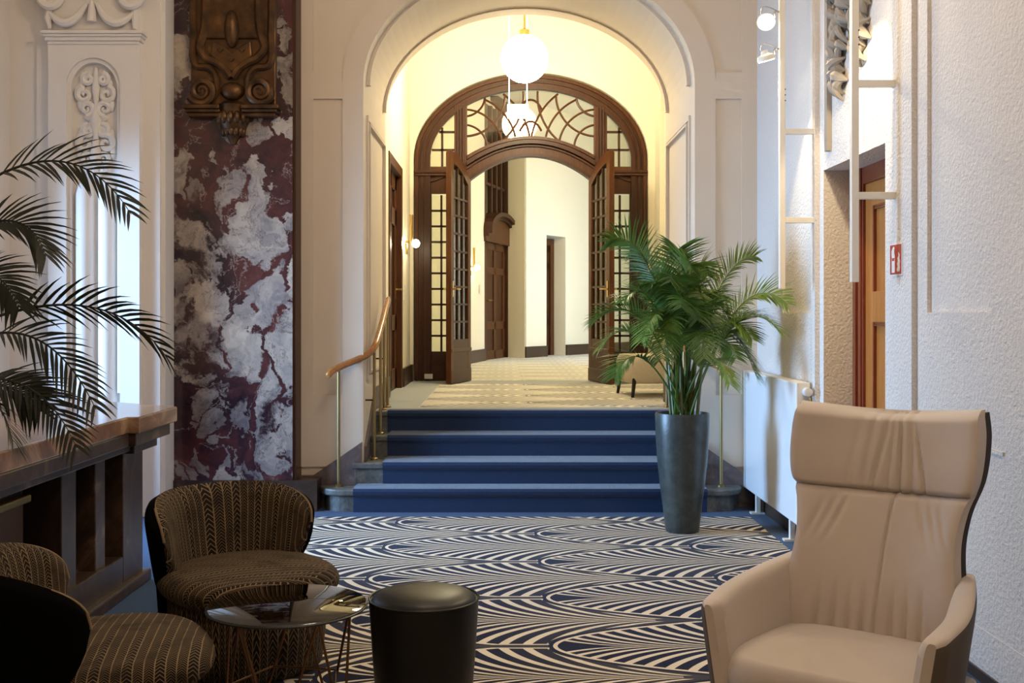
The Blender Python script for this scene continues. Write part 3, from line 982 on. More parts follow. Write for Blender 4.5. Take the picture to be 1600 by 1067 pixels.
for s_ in (-1, 1):
    a, b_ = sorted((829 + s_ * 99, 829 + s_ * 119))
    zt_ = inner_top(829 + s_ * 99) + 0.03
    post = MB().box(sx(a), sx(b_), YS - 0.06, YS + 0.08, ZU, zt_).build('post', 'wood_brown', scr, bevel=0.006)
    for k in (0.28, 0.5, 0.72):
        xm = sx(a + (b_ - a) * k)
        MB().box(xm - 0.012, xm + 0.012, YS - 0.082, YS - 0.06, sz(262), zt_ - 0.04).build('flute', 'wood_deep', post, bevel=0.004)
    # moulded transom of the side light
    a, b_ = sorted((829 + s_ * 118, 829 + s_ * 181))
    tr = MB().box(sx(a), sx(b_), YS - 0.10, YS + 0.06, sz(276), sz(267)).build('side_transom', 'wood_brown', scr, bevel=0.008)
    MB().box(sx(a), sx(b_), YS - 0.12, YS - 0.06, sz(272), sz(268)).build('transom_bead', 'wood_deep', tr, bevel=0.006)
    # swept apron below it
    xa, xb = 829 + s_ * 158, 829 + s_ * 118
    ap = [(sx(xa), sz(276)), (sx(xb), sz(262)), (sx(xb), sz(303)), (sx(xa), sz(303))]
    MB().prism(ap, 'XZ', YS - 0.03, YS + 0.04).build('side_apron', 'wood_brown', scr)
    cvp = []
    for i in range(13):
        f_ = i / 12
        cvp.append((sx(xa + (xb - xa) * f_), sz(285 - 12 * (3 * f_ * f_ - 2 * f_ ** 3))))
    MB().band([(c[0], c[1] + 0.035) for c in cvp], cvp, 'XZ', YS - 0.06, YS - 0.02).build('apron_moulding', 'wood_deep', scr)
    # lower side light: frame, bars, panes
    g0, g1 = sorted((829 + s_ * 154.5, 829 + s_ * 124))
    o0, o1 = sorted((829 + s_ * 159, 829 + s_ * 118))
    gz0, gz1 = 549.0, 305.0
    for u0, u1 in ((o0, g0), (g1, o1)):
        MB().box(sx(u0), sx(u1), YS - 0.03, YS + 0.03, ZU, sz(303)).build('side_stile', 'wood_brown', scr, bevel=0.004)
    MB().box(sx(g0), sx(g1), YS - 0.03, YS + 0.03, ZU, sz(gz0)).build('side_panel', 'wood_deep', scr, bevel=0.004)
    MB().box(sx(o0), sx(o1), YS - 0.05, YS - 0.03, sz(569), sz(565)).build('panel_moulding', 'wood_deep', scr)
    MB().box(sx(o0), sx(o1), YS - 0.045, YS - 0.03, ZU, ZU + 0.18).build('kick_board', 'wood_deep', scr)
    mid = (g0 + g1) / 2
    MB().box(sx(mid) - 0.012, sx(mid) + 0.012, YS - 0.02, YS + 0.02, sz(gz0), sz(gz1)).build('glazing_bar', 'wood_deep', scr)
    rh = (gz0 - gz1) / 10
    for r_ in range(1, 10):
        z = sz(gz1 + rh * r_)
        MB().box(sx(g0), sx(g1), YS - 0.02, YS + 0.02, z - 0.012, z + 0.012).build('glazing_bar', 'wood_deep', scr)
    src = None
    for c in range(2):
        for r_ in range(10):
            u0, u1 = (g0, mid) if c == 0 else (mid, g1)
            z0, z1 = sz(gz1 + rh * (r_ + 1)), sz(gz1 + rh * r_)
            MB().box(sx(u0), sx(u1), YS - 0.003, YS + 0.003, z0, z1).build('pane', 'pane_glass', scr)
    # upper side light, clipped by the arch
    g0, g1 = sorted((829 + s_ * 156, 829 + s_ * 121))
    mid = 829 + s_ * 138
    MB().box(sx(mid) - 0.013, sx(mid) + 0.013, YS - 0.02, YS + 0.02, sz(263), inner_top(mid)).build('glazing_bar', 'wood_deep', scr)
    for py in (206.5, 234.5):
        xo = 829 + s_ * min(156.0, (IA - 2) * math.sqrt(max(0, 1 - ((SPR - py) / (IB - 2)) ** 2)))
        a, b_ = sorted((xo, 829 + s_ * 119))
        MB().box(sx(a), sx(b_), YS - 0.02, YS + 0.02, sz(py) - 0.012, sz(py) + 0.012).build('glazing_bar', 'wood_deep', scr)
    MB().box(sx(g0), sx(g1), YS - 0.04, YS + 0.04, sz(267), sz(261)).build('sill_bar', 'wood_brown', scr)
    rows_ = [262, 234.5, 206.5, 150]
    for r_ in range(3):
        for u0, u1 in ((mid, 829 + s_ * 120), (829 + s_ * 157, mid)):
            u0, u1 = sorted((u0, u1))
            poly_t, zb = [], sz(rows_[r_])
            for i in range(9):
                px = u0 + (u1 - u0) * i / 8
                poly_t.append((sx(px), min(sz(rows_[r_ + 1]), inner_top(px))))
            if max(p_[1] for p_ in poly_t) - zb < 0.03:
                continue
            poly_t = [(x, max(z, zb + 0.001)) for x, z in poly_t]
            MB().prism([(sx(u0), zb), (sx(u1), zb)] + poly_t[::-1], 'XZ', YS - 0.003, YS + 0.003).build('pane', 'pane_glass', scr)

# white socket plate in the kick board
MB().box(sx(664), sx(677), YS - 0.10, YS - 0.08, sz(594) + 0.02, sz(586) + 0.02).build('socket_plate', 'plastic_white', scr, bevel=0.003)


# curved transom over the door opening
def tup(d): return 214 + 30 * (d / 100.0) ** 2
def tlo(d): return 245 + 38 * (d / 95.0) ** 2


def tband(f0, f1, y0, y1, mat, name):
    """moulding between two fractions of the transom's height"""
    o, i = [], []
    for k in range(41):
        d = -99 + 198 * k / 40
        a, b_ = tup(d), tlo(d)
        o.append((sx(829 + d), sz(a + (b_ - a) * f0)))
        i.append((sx(829 + d), sz(a + (b_ - a) * f1)))
    MB().band(o, i, 'XZ', y0, y1).build(name, mat, scr, smooth=False)


tband(0.0, 1.0, YS - 0.05, YS + 0.08, 'wood_brown', 'transom_arch')
tband(0.02, 0.16, YS - 0.09, YS - 0.05, 'wood_brown', 'transom_moulding')
tband(0.22, 0.40, YS - 0.13, YS - 0.05, 'wood_deep', 'transom_moulding')
tband(0.44, 0.52, YS - 0.08, YS - 0.05, 'wood_brown', 'transom_moulding')
tband(0.86, 1.0, YS - 0.075, YS - 0.05, 'wood_deep', 'transom_moulding')

# fanlight lattice: arcs about four corners (pixel radii of the leaded pattern)
UL, LL = (725.0, 149.0), (725.0, 231.0)
RU, RL = (33.0, 64.0, 93.0), (36.0, 60.0, 82.0, 104.0)


def in_fan(px, py):
    d = px - 829
    if abs(d) > 100:
        return False
    return SPR - (IB - 2) * math.sqrt(max(0, 1 - (d / (IA - 2)) ** 2)) < py < tup(d) + 1


def bars(cx, cy, rad, flip):
    runs, cur = [], []
    for i in range(181):
        a = 2 * PI * i / 180
        px, py = cx + rad * math.cos(a), cy + rad * math.sin(a)
        if px > 829.0 and not cur == []:
            pass
        ok = in_fan(px, py) and px <= 829.5
        q_ = 829 + flip * (px - 829)
        if ok:
            cur.append((sx(q_), YS, sz(py)))
        elif cur:
            runs.append(cur); cur = []
    if cur:
        runs.append(cur)
    for c in runs:
        if len(c) > 2:
            MB().tube(c, 0.014, 6).build('lattice_bar', 'wood_brown', scr, smooth=True)


for fl in (1, -1):
    for r_ in RU: bars(UL[0], UL[1], r_, fl)
    for r_ in RL: bars(LL[0], LL[1], r_, fl)
for cy, rad in ((189.0, 33.0), (220.0, 32.0)):
    c = []
    for i in range(25):
        a = PI * (0.18 + 0.64 * i / 24)
        px, py = 829 + rad * math.cos(a) * 0.62, cy - rad * math.sin(a) * (1.0 if cy < 200 else 1.0) + (0 if cy < 200 else 2)
        if in_fan(px, py):
            c.append((sx(px), YS, sz(py)))
    if len(c) > 2:
        MB().tube(c, 0.014, 6).build('lattice_bar', 'wood_brown', scr, smooth=True)
# the panes between the bars, one mesh each
cells = {}
st = 1.25
ny = int((260 - 130) / st); nx = int(200 / st)
for j in range(ny):
    py = 130 + (j + 0.5) * st
    prev, run = None, None
    for i in range(nx + 1):
        px = 729 + (i + 0.5) * st
        idn = None
        if i < nx and in_fan(px, py):
            m_ = 829 - abs(px - 829)
            a = sum(math.hypot(m_ - UL[0], py - UL[1]) > r_ for r_ in RU)
            b_ = sum(math.hypot(m_ - LL[0], py - LL[1]) > r_ for r_ in RL)
            edge = a == 3 and b_ >= 3
            idn = (a, b_, 0 if edge else (1 if px > 829 else -1))
        if idn != prev:
            if prev is not None:
                cells.setdefault(prev, []).append((run, 729 + i * st, py - st / 2, py + st / 2))
            prev, run = idn, 729 + i * st
for k, rs in cells.items():
    mb = MB()
    for a, b_, c, d in rs:
        mb.add([(sx(a), YS, sz(d)), (sx(b_), YS, sz(d)), (sx(b_), YS, sz(c)), (sx(a), YS, sz(c))], [(0, 1, 2, 3)])
    mb.build('pane', 'pane_glass', scr, recalc=False)


# ================================================================== THE TWO OPEN GLAZED DOORS
def glazed_leaf(hx, hy, dx, dy, label):
    w = 0.717
    t = thing('glazed_door', (hx, hy, ZU), label, 'door', math.atan2(dy, dx))
    H0, H1 = 2.355, 2.62

    def top(x): return H0 + (H1 - H0) * (1 - ((w - x) / w) ** 2)
    st_, bot = 0.10, 0.50
    MB().prism([(0, 0.01), (st_, 0.01), (st_, top(st_)), (0, top(0))], 'XZ', -0.026, 0.026).build('stile', 'wood_brown', t, local=True, bevel=0.004)
    MB().prism([(w - st_, 0.01), (w, 0.01), (w, top(w)), (w - st_, top(w - st_))], 'XZ', -0.026, 0.026).build('stile', 'wood_brown', t, local=True, bevel=0.004)
    MB().box(st_, w - st_, -0.024, 0.024, 0.01, bot).build('bottom_panel', 'wood_deep', t, local=True)
    MB().box(0.0, w, -0.036, 0.036, 0.36, 0.40).build('panel_moulding', 'wood_brown', t, local=True, bevel=0.006)
    MB().box(0.0, w, -0.032, 0.032, 0.01, 0.16).build('kick_board', 'wood_deep', t, local=True, bevel=0.004)
    xs = [st_ + (w - 2 * st_) * i / 12 for i in range(13)]
    MB().band([(x, top(x)) for x in xs], [(x, top(x) - 0.13) for x in xs], 'XZ', -0.025, 0.025).build('top_rail', 'wood_brown', t, local=True)
    gw = (w - 2 * st_) / 3
    for i in (1, 2):
        x = st_ + gw * i
        MB().box(x - 0.011, x + 0.011, -0.018, 0.018, bot, top(x) - 0.12).build('glazing_bar', 'wood_deep', t, local=True)
    nr = 9
    rh = (H0 - 0.05 - bot) / nr
    for j in range(1, nr + 1):
        z = bot + rh * j
        if z > H0 - 0.1:
            continue
        MB().box(st_, w - st_, -0.018, 0.018, z - 0.011, z + 0.011).build('glazing_bar', 'wood_deep', t, local=True)
    src = None
    for i in range(3):
        for j in range(nr):
            x0, x1 = st_ + gw * i, st_ + gw * (i + 1)
            z0 = bot + rh * j
            if j < nr - 1:
                if src is None:
                    src = MB().box(0, gw, -0.003, 0.003, 0, rh).build('pane', 'pane_glass', t, local=True)
                    src.location = (x0, 0, z0)
                else:
                    inst(src, 'pane', t, (x0, 0, z0))
            else:
                MB().prism([(x0, z0), (x1, z0), (x1, top(x1) - 0.12), (x0, top(x0) - 0.12)], 'XZ', -0.003, 0.003).build('pane', 'pane_glass', t, local=True)
    hd = MB().box(w - 0.07, w - 0.03, -0.034, 0.034, 0.98, 1.16)
    for s_ in (-1, 1):
        hd.tube([(w - 0.05, s_ * 0.03, 1.07), (w - 0.05, s_ * 0.075, 1.07), (w - 0.17, s_ * 0.075, 1.07)], 0.010)
    hd.build('handle', 'brass', t, local=True)
    MB().box(w - 0.02, w + 0.012, -0.03, 0.03, 0.02, H1 - 0.02).build('meeting_bead', 'wood_brown', t, local=True)
    return t


glazed_leaf(sx(733), 12.83, -0.200, -0.688, 'open glazed wooden door leaf beside the side window with the socket plate')
glazed_leaf(sx(922), 12.83, 0.180, -0.694, 'open glazed wooden door leaf beside the cream armchair')

# ================================================================== STAIRS
stairs = thing('staircase', (0.19, Y1, 0), 'four carpeted blue steps with grey stone ends below the arch', 'stairs')


def bull(x0, x1, yf, yb, r_, n=10):
    pts = [(x0, yb)]
    for i in range(n + 1):
        a = PI + PI / 2 * i / n
        pts.append((x0 + r_ + r_ * math.cos(a), yf + r_ + r_ * math.sin(a)))
    for i in range(n + 1):
        a = 1.5 * PI + PI / 2 * i / n
        pts.append((x1 - r_ + r_ * math.cos(a), yf + r_ + r_ * math.sin(a)))
    pts.append((x1, yb))
    return pts


step_x = [(-1.40, 1.78), (-1.168, 1.54), (AX0 + 0.022, AX1 - 0.022), (AX0 + 0.022, AX1 - 0.022)]
carp_x = [(-1.126, 1.49), (-0.93, 1.29), (-0.93, 1.29), (-0.96, 1.32)]
for k in range(4):
    yf = Y1 + k * TREAD
    x0, x1 = step_x[k]
    yb = YW - 0.05 if k == 0 else (9.0 + 0.05 * k if k > 1 else 8.36)
    rr = 0.20 if k == 0 else (0.10 if k == 1 else 0.01)
    zb, zt_ = k * RISE, (k + 1) * RISE
    if k == 0:
        MB().prism(bull(x0 + 0.03, x1 - 0.03, yf + 0.03, YW - 0.046, rr), 'XY', 0, zt_ - 0.05).build('stone_riser', 'stone', stairs)
        MB().prism(bull(x0, x1, yf, YW - 0.046, rr), 'XY', zt_ - 0.05, zt_).build('stone_tread', 'stone', stairs, bevel=0.012)
        MB().box(AX0 + 0.022, AX1 - 0.022, YW - 0.046, 8.7, 0, zt_).build('stone_core', 'stone', stairs)
    else:
        ye = yf + TREAD + 0.1 if k < 3 else yf + 0.02
        if k == 1:
            MB().prism(bull(x0 + 0.02, x1 - 0.02, yf - 0.05, YW - 0.047, 0.012), 'XY', zb, zt_ - 0.045).build('stone_riser', 'stone', stairs)
            MB().prism(bull(x0, x1, yf - 0.075, YW - 0.047, 0.03), 'XY', zt_ - 0.045, zt_).build('stone_tread', 'stone', stairs, bevel=0.010)
            MB().box(AX0 + 0.022, AX1 - 0.022, YW - 0.047, ye, zb, zt_).build('stone_core', 'stone', stairs)
        else:
            MB().box(x0, x1, yf, ye, zb, zt_ - 0.04).build('stone_riser', 'stone', stairs)
            MB().box(x0, x1, yf - 0.02, ye, zt_ - 0.04, zt_ - 0.001).build('stone_tread', 'stone', stairs, bevel=0.008)
    # carpet: riser drop, rounded nosing, tread
    c0, c1 = carp_x[k]
    f_ = yf - (0.012 if k == 0 else (0.087 if k == 1 else 0.032))
    prof = [(f_ + 0.02, zb + 0.002), (f_ + 0.02, zt_ - 0.055), (f_ - 0.006, zt_ - 0.035), (f_ - 0.010, zt_ - 0.012), (f_ + 0.004, zt_ + 0.008), (f_ + 0.05, zt_ + 0.012)]
    yend = yf + TREAD + 0.03 if k < 3 else yf + 0.06
    prof += [(yend, zt_ + 0.012), (yend, zt_ - 0.02), (f_ + 0.06, zt_ - 0.02), (f_ + 0.06, zb + 0.002)]
    MB().prism(prof, 'YZ', c0, c1).build('stair_carpet', 'carpet_stair', stairs, smooth=True)


# ================================================================== HANDRAILS
def handrail(sgn, label):
    def X_(x): return x if sgn < 0 else 2 * 0.183 - x
    t = thing('handrail', (X_(-1.257), 8.19, RISE), label, 'handrail')
    for x, y, z0, z1 in ((-1.257, 8.19, RISE, 1.055), (-1.018, 8.44, 2 * RISE, 1.22), (-1.00, 8.70, 3 * RISE, 1.33), (-1.00, 8.96, ZU, 1.45), (-1.00, 9.22, ZU, 1.56)):
        p_ = MB().tube([(X_(x), y, z0), (X_(x), y, z1)], 0.0125, 10)
        p_.lathe([(0.03, z0), (0.03, z0 + 0.012), (0.015, z0 + 0.02)], (X_(x), y, 0), 14)
        p_.build('post', 'brass_aged', t, smooth=True)
    for x, y, z in ((-1.018, 8.44, 0.80), (-1.00, 8.96, 1.10)):
        wx = AX0
        MB().tube([(X_(x), y, z), (X_(wx), y, z)], 0.007, 8).build('wall_pin', 'black_metal', t, smooth=True)
    ctl = [(-1.315, 8.06, 1.005), (-1.30, 8.10, 1.035), (-1.24, 8.19, 1.072), (-1.12, 8.31, 1.125), (-1.05, 8.37, 1.165), (-1.015, 8.43, 1.215), (-1.005, 8.55, 1.275), (-1.00, 8.80, 1.39), (-1.0, 9.05, 1.50), (-1.0, 9.30, 1.60)]
    pts = []
    for i in range(len(ctl) - 1):
        p0 = Vector(ctl[max(i - 1, 0)]); p1 = Vector(ctl[i]); p2 = Vector(ctl[i + 1]); p3 = Vector(ctl[min(i + 2, len(ctl) - 1)])
        for k in range(5):
            u = k / 5
            pts.append(0.5 * ((2 * p1) + (p2 - p0) * u + (2 * p0 - 5 * p1 + 4 * p2 - p3) * u * u + (3 * p1 - p0 - 3 * p2 + p3) * u ** 3))
    pts.append(Vector(ctl[-1]))
    pts = [(X_(p_[0]), p_[1], p_[2]) for p_ in pts]
    n = len(pts)
    rs = [0.026 if i > 2 else (0.015, 0.022, 0.025)[i] for i in range(n)]
    rs[-1] = 0.018
    MB().tube(pts, rs, 12).build('rail', 'wood_rail', t, smooth=True)


handrail(-1, 'curved wooden handrail on brass posts beside the marble pier')
handrail(1, 'curved wooden handrail on brass post behind the potted palm')

# ================================================================== MARBLE PIER AND BRONZE CARTOUCHE
YM = 8.1
pier = thing('marble_pier', (-2.03, YM, 0), 'tall pier of veined burgundy and pale grey marble beside the arch', 'pier')
MB().box(-2.469, W(457, 0, YM)[0], YM, YW, 0.0, 5.2).build('marble_slab', 'marble', pier)
MB().box(W(456, 0, YM)[0], W(462, 0, YM)[0], YM + 0.01, YW, 0.2, 5.2).build('edge_strip', 'wood_deep', pier)
MB().box(-2.469, W(496, 0, YM)[0], YM - 0.02, YW - 0.05, 0.0, 0.23).build('pier_base', 'marble_brown', pier)

k_ = YM / F
def cx_(px): return (px - VX) * k_
def cz_(py): return CH + (VY - py) * k_
car = thing('wall_cartouche', (cx_(365), YM, cz_(225)), 'dark bronze scrolled cartouche with pendant hung on the marble pier', 'ornament')
yf = YM
MB().box(cx_(301), cx_(433), yf - 0.05, yf, cz_(168), cz_(-140)).build('back_plate', 'bronze', car, bevel=0.01)
def strap(pts, r_, name='strap', d=0.06):
    MB().tube([(cx_(a), yf - d, cz_(b_)) for a, b_ in pts], r_, 8).build(name, 'bronze', car, smooth=True)
def smoothline(pts, n=6):
    out = []
    P3 = [Vector((a, b_, 0)) for a, b_ in pts]
    for i in range(len(P3) - 1):
        p0, p1, p2, p3 = P3[max(i - 1, 0)], P3[i], P3[i + 1], P3[min(i + 2, len(P3) - 1)]
        for k in range(n):
            u = k / n
            q_ = 0.5 * ((2 * p1) + (p2 - p0) * u + (2 * p0 - 5 * p1 + 4 * p2 - p3) * u * u + (3 * p1 - p0 - 3 * p2 + p3) * u ** 3)
            out.append((q_.x, q_.y))
    out.append(pts[-1])
    return out
for s_ in (-1, 1):
    def mir(pts): return [(366 + s_ * (a - 366), b_) for a, b_ in pts]
    strap(smoothline(mir([(407, -120), (407, -10), (408, 40), (412, 62), (416, 78), (405, 93), (390, 100), (376, 110), (367, 124)])), 0.034, d=0.062)
    strap(smoothline(mir([(427, -120), (427, 20), (426, 60), (427, 92), (420, 106), (404, 108), (393, 118), (390, 134), (394, 152), (410, 163), (424, 158)])), 0.028, d=0.058)
    v = [(a_[0], a_[2]) for a_ in spiral((411 if s_ > 0 else 321, 0, 146), 21, 2, 2.1, 0.5 if s_ > 0 else PI - 0.5, 44, 'XZ', s_)]
    strap(v, [0.030 - 0.016 * i / 44 for i in range(45)], 'volute', 0.10)
    MB().ball((cx_(366 + s_ * 45), yf - 0.05, cz_(146)), 0.10, 0.055, 0.10).build('volute_boss', 'bronze', car, smooth=True)
    # moulded shelf on both sides of the pendant
    a, b_ = sorted((366 + s_ * 17, 366 + s_ * 74))
    sh = MB().box(cx_(a), cx_(b_), yf - 0.13, yf, cz_(174), cz_(168)).box(cx_(a + (3 if s_ < 0 else 0)), cx_(b_ - (3 if s_ > 0 else 0)), yf - 0.11, yf, cz_(179), cz_(174)).box(cx_(a + (6 if s_ < 0 else 0)), cx_(b_ - (6 if s_ > 0 else 0)), yf - 0.085, yf, cz_(185), cz_(179))
    sh.build('shelf_moulding', 'bronze', car, bevel=0.006)
MB().box(cx_(322), cx_(410), yf - 0.07, yf - 0.04, cz_(64), cz_(-140)).build('shield_field', 'bronze', car, bevel=0.02)
MB().ball((cx_(366), yf - 0.07, cz_(49)), 0.055, 0.06, 0.14).build('oval_boss', 'bronze', car, smooth=True)
MB().prism([(cx_(336), cz_(68)), (cx_(350), cz_(74)), (cx_(366), cz_(86)), (cx_(382), cz_(74)), (cx_(396), cz_(68)), (cx_(398), cz_(92)), (cx_(366), cz_(117)), (cx_(334), cz_(92))], 'XZ', yf - 0.09, yf - 0.04).build('strap_plate', 'bronze', car, bevel=0.012)
for a, b_ in ((349, 82), (383, 82), (366, 97)):
    MB().prism([(cx_(a - 5), cz_(b_)), (cx_(a), cz_(b_ + 5)), (cx_(a + 5), cz_(b_)), (cx_(a), cz_(b_ - 5))], 'XZ', yf - 0.103, yf - 0.085).build('stud', 'bronze', car, bevel=0.003)
MB().ball((cx_(366), yf - 0.05, cz_(145)), 0.09, 0.06, 0.07).build('leaf_boss', 'bronze', car, smooth=True)
pen = MB().lathe([(0.02, cz_(226)), (0.045, cz_(216)), (0.09, cz_(205)), (0.115, cz_(192)), (0.105, cz_(178)), (0.12, cz_(166)), (0.08, cz_(160))], (cx_(365), yf, 0), 20, sy=0.95)
for i in range(7):
    a = PI + PI * (i + 0.5) / 7
    pen.ball((cx_(365) + 0.105 * math.cos(a), yf + 0.10 * math.sin(a), cz_(186)), 0.026, 0.026, 0.05, 8, 6)
    pen.ball((cx_(365) + 0.075 * math.cos(a), yf + 0.07 * math.sin(a), cz_(206)), 0.022, 0.022, 0.04, 8, 6)
pen.build('pendant', 'bronze', car, smooth=True)

# ================================================================== WHITE PILASTER
k2 = YL / F
def lx(px): return (px - VX) * k2
def lz(py): return CH + (VY - py) * k2
pil = thing('pilaster', (lx(155), YL, 0), 'white plaster pilaster with capital and carved round-topped panel', 'pilaster')
YP = YL - 0.10
MB().box(lx(60), lx(252), YL - 0.03, YL, 0, 5.2).build('back_pilaster', 'plaster_white', pil)
# shaft with sunk channel
MB().box(lx(84), lx(112), YP, YL - 0.03, 0, lz(75)).build('shaft_side', 'plaster_white', pil)
MB().box(lx(195), lx(225), YP, YL - 0.03, 0, lz(75)).build('shaft_side', 'plaster_white', pil)
arc = [(lx(153.5) - (lx(195) - lx(112)) / 2 * math.cos(PI * i / 24), lz(136.5) + (lx(195) - lx(112)) / 2 * math.sin(PI * i / 24)) for i in range(25)]
MB().band([(p_[0], lz(75)) for p_ in arc], arc, 'XZ', YP, YL - 0.03).build('shaft_head', 'plaster_white', pil)
hw = (lx(195) - lx(112)) / 2
bead_o = [(lx(153.5) - hw, 0.9)] + arc + [(lx(153.5) + hw, 0.9)]
bead_i = [(lx(153.5) + (p_[0] - lx(153.5)) * 0.86, p_[1] - (0 if p_[1] < 1 else 0.03)) for p_ in bead_o]
MB().band(bead_o, bead_i, 'XZ', YP + 0.02, YL - 0.03).build('channel_bead', 'plaster_white', pil)
for px in (136, 171):
    MB().tube([(lx(px), YL - 0.03, 0.0), (lx(px), YL - 0.03, lz(305)), (lx(px), YL - 0.03, lz(290)), (lx(px), YL - 0.03, lz(283))], [0.066, 0.066, 0.05, 0.01], 16).build('cabled_flute', 'plaster_white', pil, smooth=True)
# carved relief in the panel: mirrored acanthus scrolls
def relief(px, py, r0, a0, turns, flip, th=0.025):
    pts = spiral((lx(px), YL - 0.045, lz(py)), r0 * k2, 1.5 * k2, turns, a0, 26, 'XZ', flip)
    MB().tube(pts, [th * (1 - 0.55 * i / 26) for i in range(27)], 6).build('relief_scroll', 'plaster_white', pil, smooth=True)
for s_ in (-1, 1):
    for px, py, r0, a0, tn in ((12, 126, 9, PI / 2, 1.5), (17, 150, 13, PI * 0.4, 1.3), (14, 172, 12, -PI / 2, 1.4), (11, 206, 10, PI / 2, 1.5), (16, 226, 14, PI * 0.5, 1.2), (14, 250, 12, -PI * 0.4, 1.4), (8, 268, 8, -PI / 2, 1.2)):
        relief(153.5 + s_ * px, py, r0, a0 if s_ > 0 else PI - a0, tn, -s_)
    for px, py, rx, rz in ((22, 138, 0.026, 0.06), (9, 186, 0.05, 0.03), (24, 166, 0.025, 0.05), (24, 216, 0.026, 0.06), (26, 240, 0.02, 0.05), (12, 268, 0.05, 0.03), (8, 200, 0.03, 0.05)):
        MB().ball((lx(153.5 + s_ * px), YL - 0.035, lz(py)), rx, 0.022, rz, 10, 8).build('relief_leaf', 'plaster_white', pil, smooth=True)
MB().tube([(lx(153.5), YL - 0.04, lz(y_)) for y_ in (108, 140, 165, 190, 215, 240, 262, 276)], [0.012, 0.03, 0.016, 0.045, 0.02, 0.04, 0.03, 0.01], 10).build('relief_stem', 'plaster_white', pil, smooth=True)
# neck moulding and capital
for i, (e, y0, y1) in enumerate(((0, 75, 70), (3, 70, 64), (6, 64, 60), (8, 60, 55))):
    MB().box(lx(84 - e), lx(225 + e), YP - 0.012 * (i + 1), YL, lz(y0), lz(y1)).build('neck_moulding', 'plaster_white', pil, bevel=0.005)
MB().box(lx(88), lx(222), YP - 0.01, YL, lz(55), lz(-5)).build('capital_block', 'plaster_white', pil, bevel=0.02)
MB().box(lx(74), lx(240), YP - 0.10, YL, lz(-5), lz(-40)).build('abacus', 'plaster_white', pil, bevel=0.02)
for s_ in (-1, 1):
    MB().tube(spiral((lx(154 + s_ * 60), YP - 0.05, lz(3)), 20 * k2, 3 * k2, 2.0, PI / 2, 44, 'XZ', -s_), [0.034 - 0.016 * i / 44 for i in range(45)], 8).build('capital_volute', 'plaster_white', pil, smooth=True)
    MB().ball((lx(154 + s_ * 60), YP - 0.03, lz(3)), 0.085, 0.045, 0.085).build('volute_boss', 'plaster_white', pil, smooth=True)
    sw = bez((lx(154 + s_ * 8), YP - 0.03, lz(14)), (lx(154 + s_ * 34), YP - 0.07, lz(68)), (lx(154 + s_ * 66), YP - 0.03, lz(26)), 14)
    MB().tube(sw, [0.014 + 0.018 * math.sin(PI * i / 14) for i in range(15)], 8).build('swag', 'plaster_white', pil, smooth=True)
    MB().tube([(lx(154 + s_ * 66), YP - 0.02, lz(22)), (lx(154 + s_ * 67), YP - 0.03, lz(36)), (lx(154 + s_ * 65), YP - 0.025, lz(52))], [0.02, 0.028, 0.012], 8).build('swag_end', 'plaster_white', pil, smooth=True)
MB().tube([(lx(154), YP - 0.03, lz(10)), (lx(155), YP - 0.04, lz(24)), (lx(155), YP - 0.04, lz(42))], [0.014, 0.026, 0.034], 8).build('tassel', 'plaster_white', pil, smooth=True)

# ================================================================== FIREPLACE
fp = thing('fireplace', (-2.0, 5.0, 0), 'brown marble fireplace with polished mantel slab and square columns', 'fireplace')
XF = -2.0
MB().prism([(-3.55, 2.6), (-1.90, 2.6), (-1.90, 5.47), (-1.84, 5.47), (-1.84, 6.10), (-2.35, 6.45), (-2.9, 6.62), (-3.55, 6.62)], 'XY', 0.865, 0.95).build('mantel_slab', 'marble_tan', fp, bevel=0.008)
MB().box(-3.5, -1.90, 2.6, 5.49, 0.80, 0.866).box(-3.5, -1.865, 5.49, 6.05, 0.80, 0.866).build('slab_edge', 'marble_brown', fp, bevel=0.006)
MB().box(-3.5, -1.95, 2.6, 5.66, 0.755, 0.80).box(-3.5, -1.93, 5.66, 6.03, 0.74, 0.80).build('frieze', 'marble_brown', fp, bevel=0.006)
MB().box(-2.35, XF, 5.69, 6.00, 0.06, 0.755).build('end_pier', 'marble_brown', fp, bevel=0.006)
MB().box(-2.20, XF - 0.02, 5.36, 5.49, 0.19, 0.757).build('column', 'marble_brown', fp, bevel=0.006)
MB().box(-2.20, XF - 0.02, 4.95, 5.12, 0.19, 0.757).build('column', 'marble_brown', fp, bevel=0.006)
MB().box(-2.36, -2.26, 4.80, 5.70, 0.10, 0.757).build('recess_back', 'marble_brown', fp)
MB().box(-2.32, XF, 4.80, 5.69, 0.05, 0.20).build('plinth', 'marble_brown', fp, bevel=0.006)
MB().box(-2.36, XF + 0.04, 4.80, 6.03, 0.0, 0.062).build('base_moulding', 'marble_brown', fp, bevel=0.01)
MB().box(-2.36, XF, 2.6, 3.2, 0.0, 0.757).build('end_pier', 'marble_brown', fp)
MB().box(-3.5, -2.36, 2.6, 6.0, 0.0, 0.80).build('chimney_body', 'iron', fp)
MB().box(-2.36, -2.14, 3.2, 4.80, 0.0, 0.757).build('hearth_surround', 'iron', fp)
MB().box(-2.14, -2.09, 3.2, 4.80, 0.64, 0.675).build('brass_rail', 'brass_dull', fp, bevel=0.008)
MB().box(-2.14, -2.12, 3.2, 4.78, 0.20, 0.64).build('copper_hood', 'copper_hood', fp)
for i in range(18):
    y = 4.78 - i * 0.045
    MB().box(-2.14, -2.105, y - 0.026, y, 0.70, 0.725).build('dentil', 'brass_dull', fp)

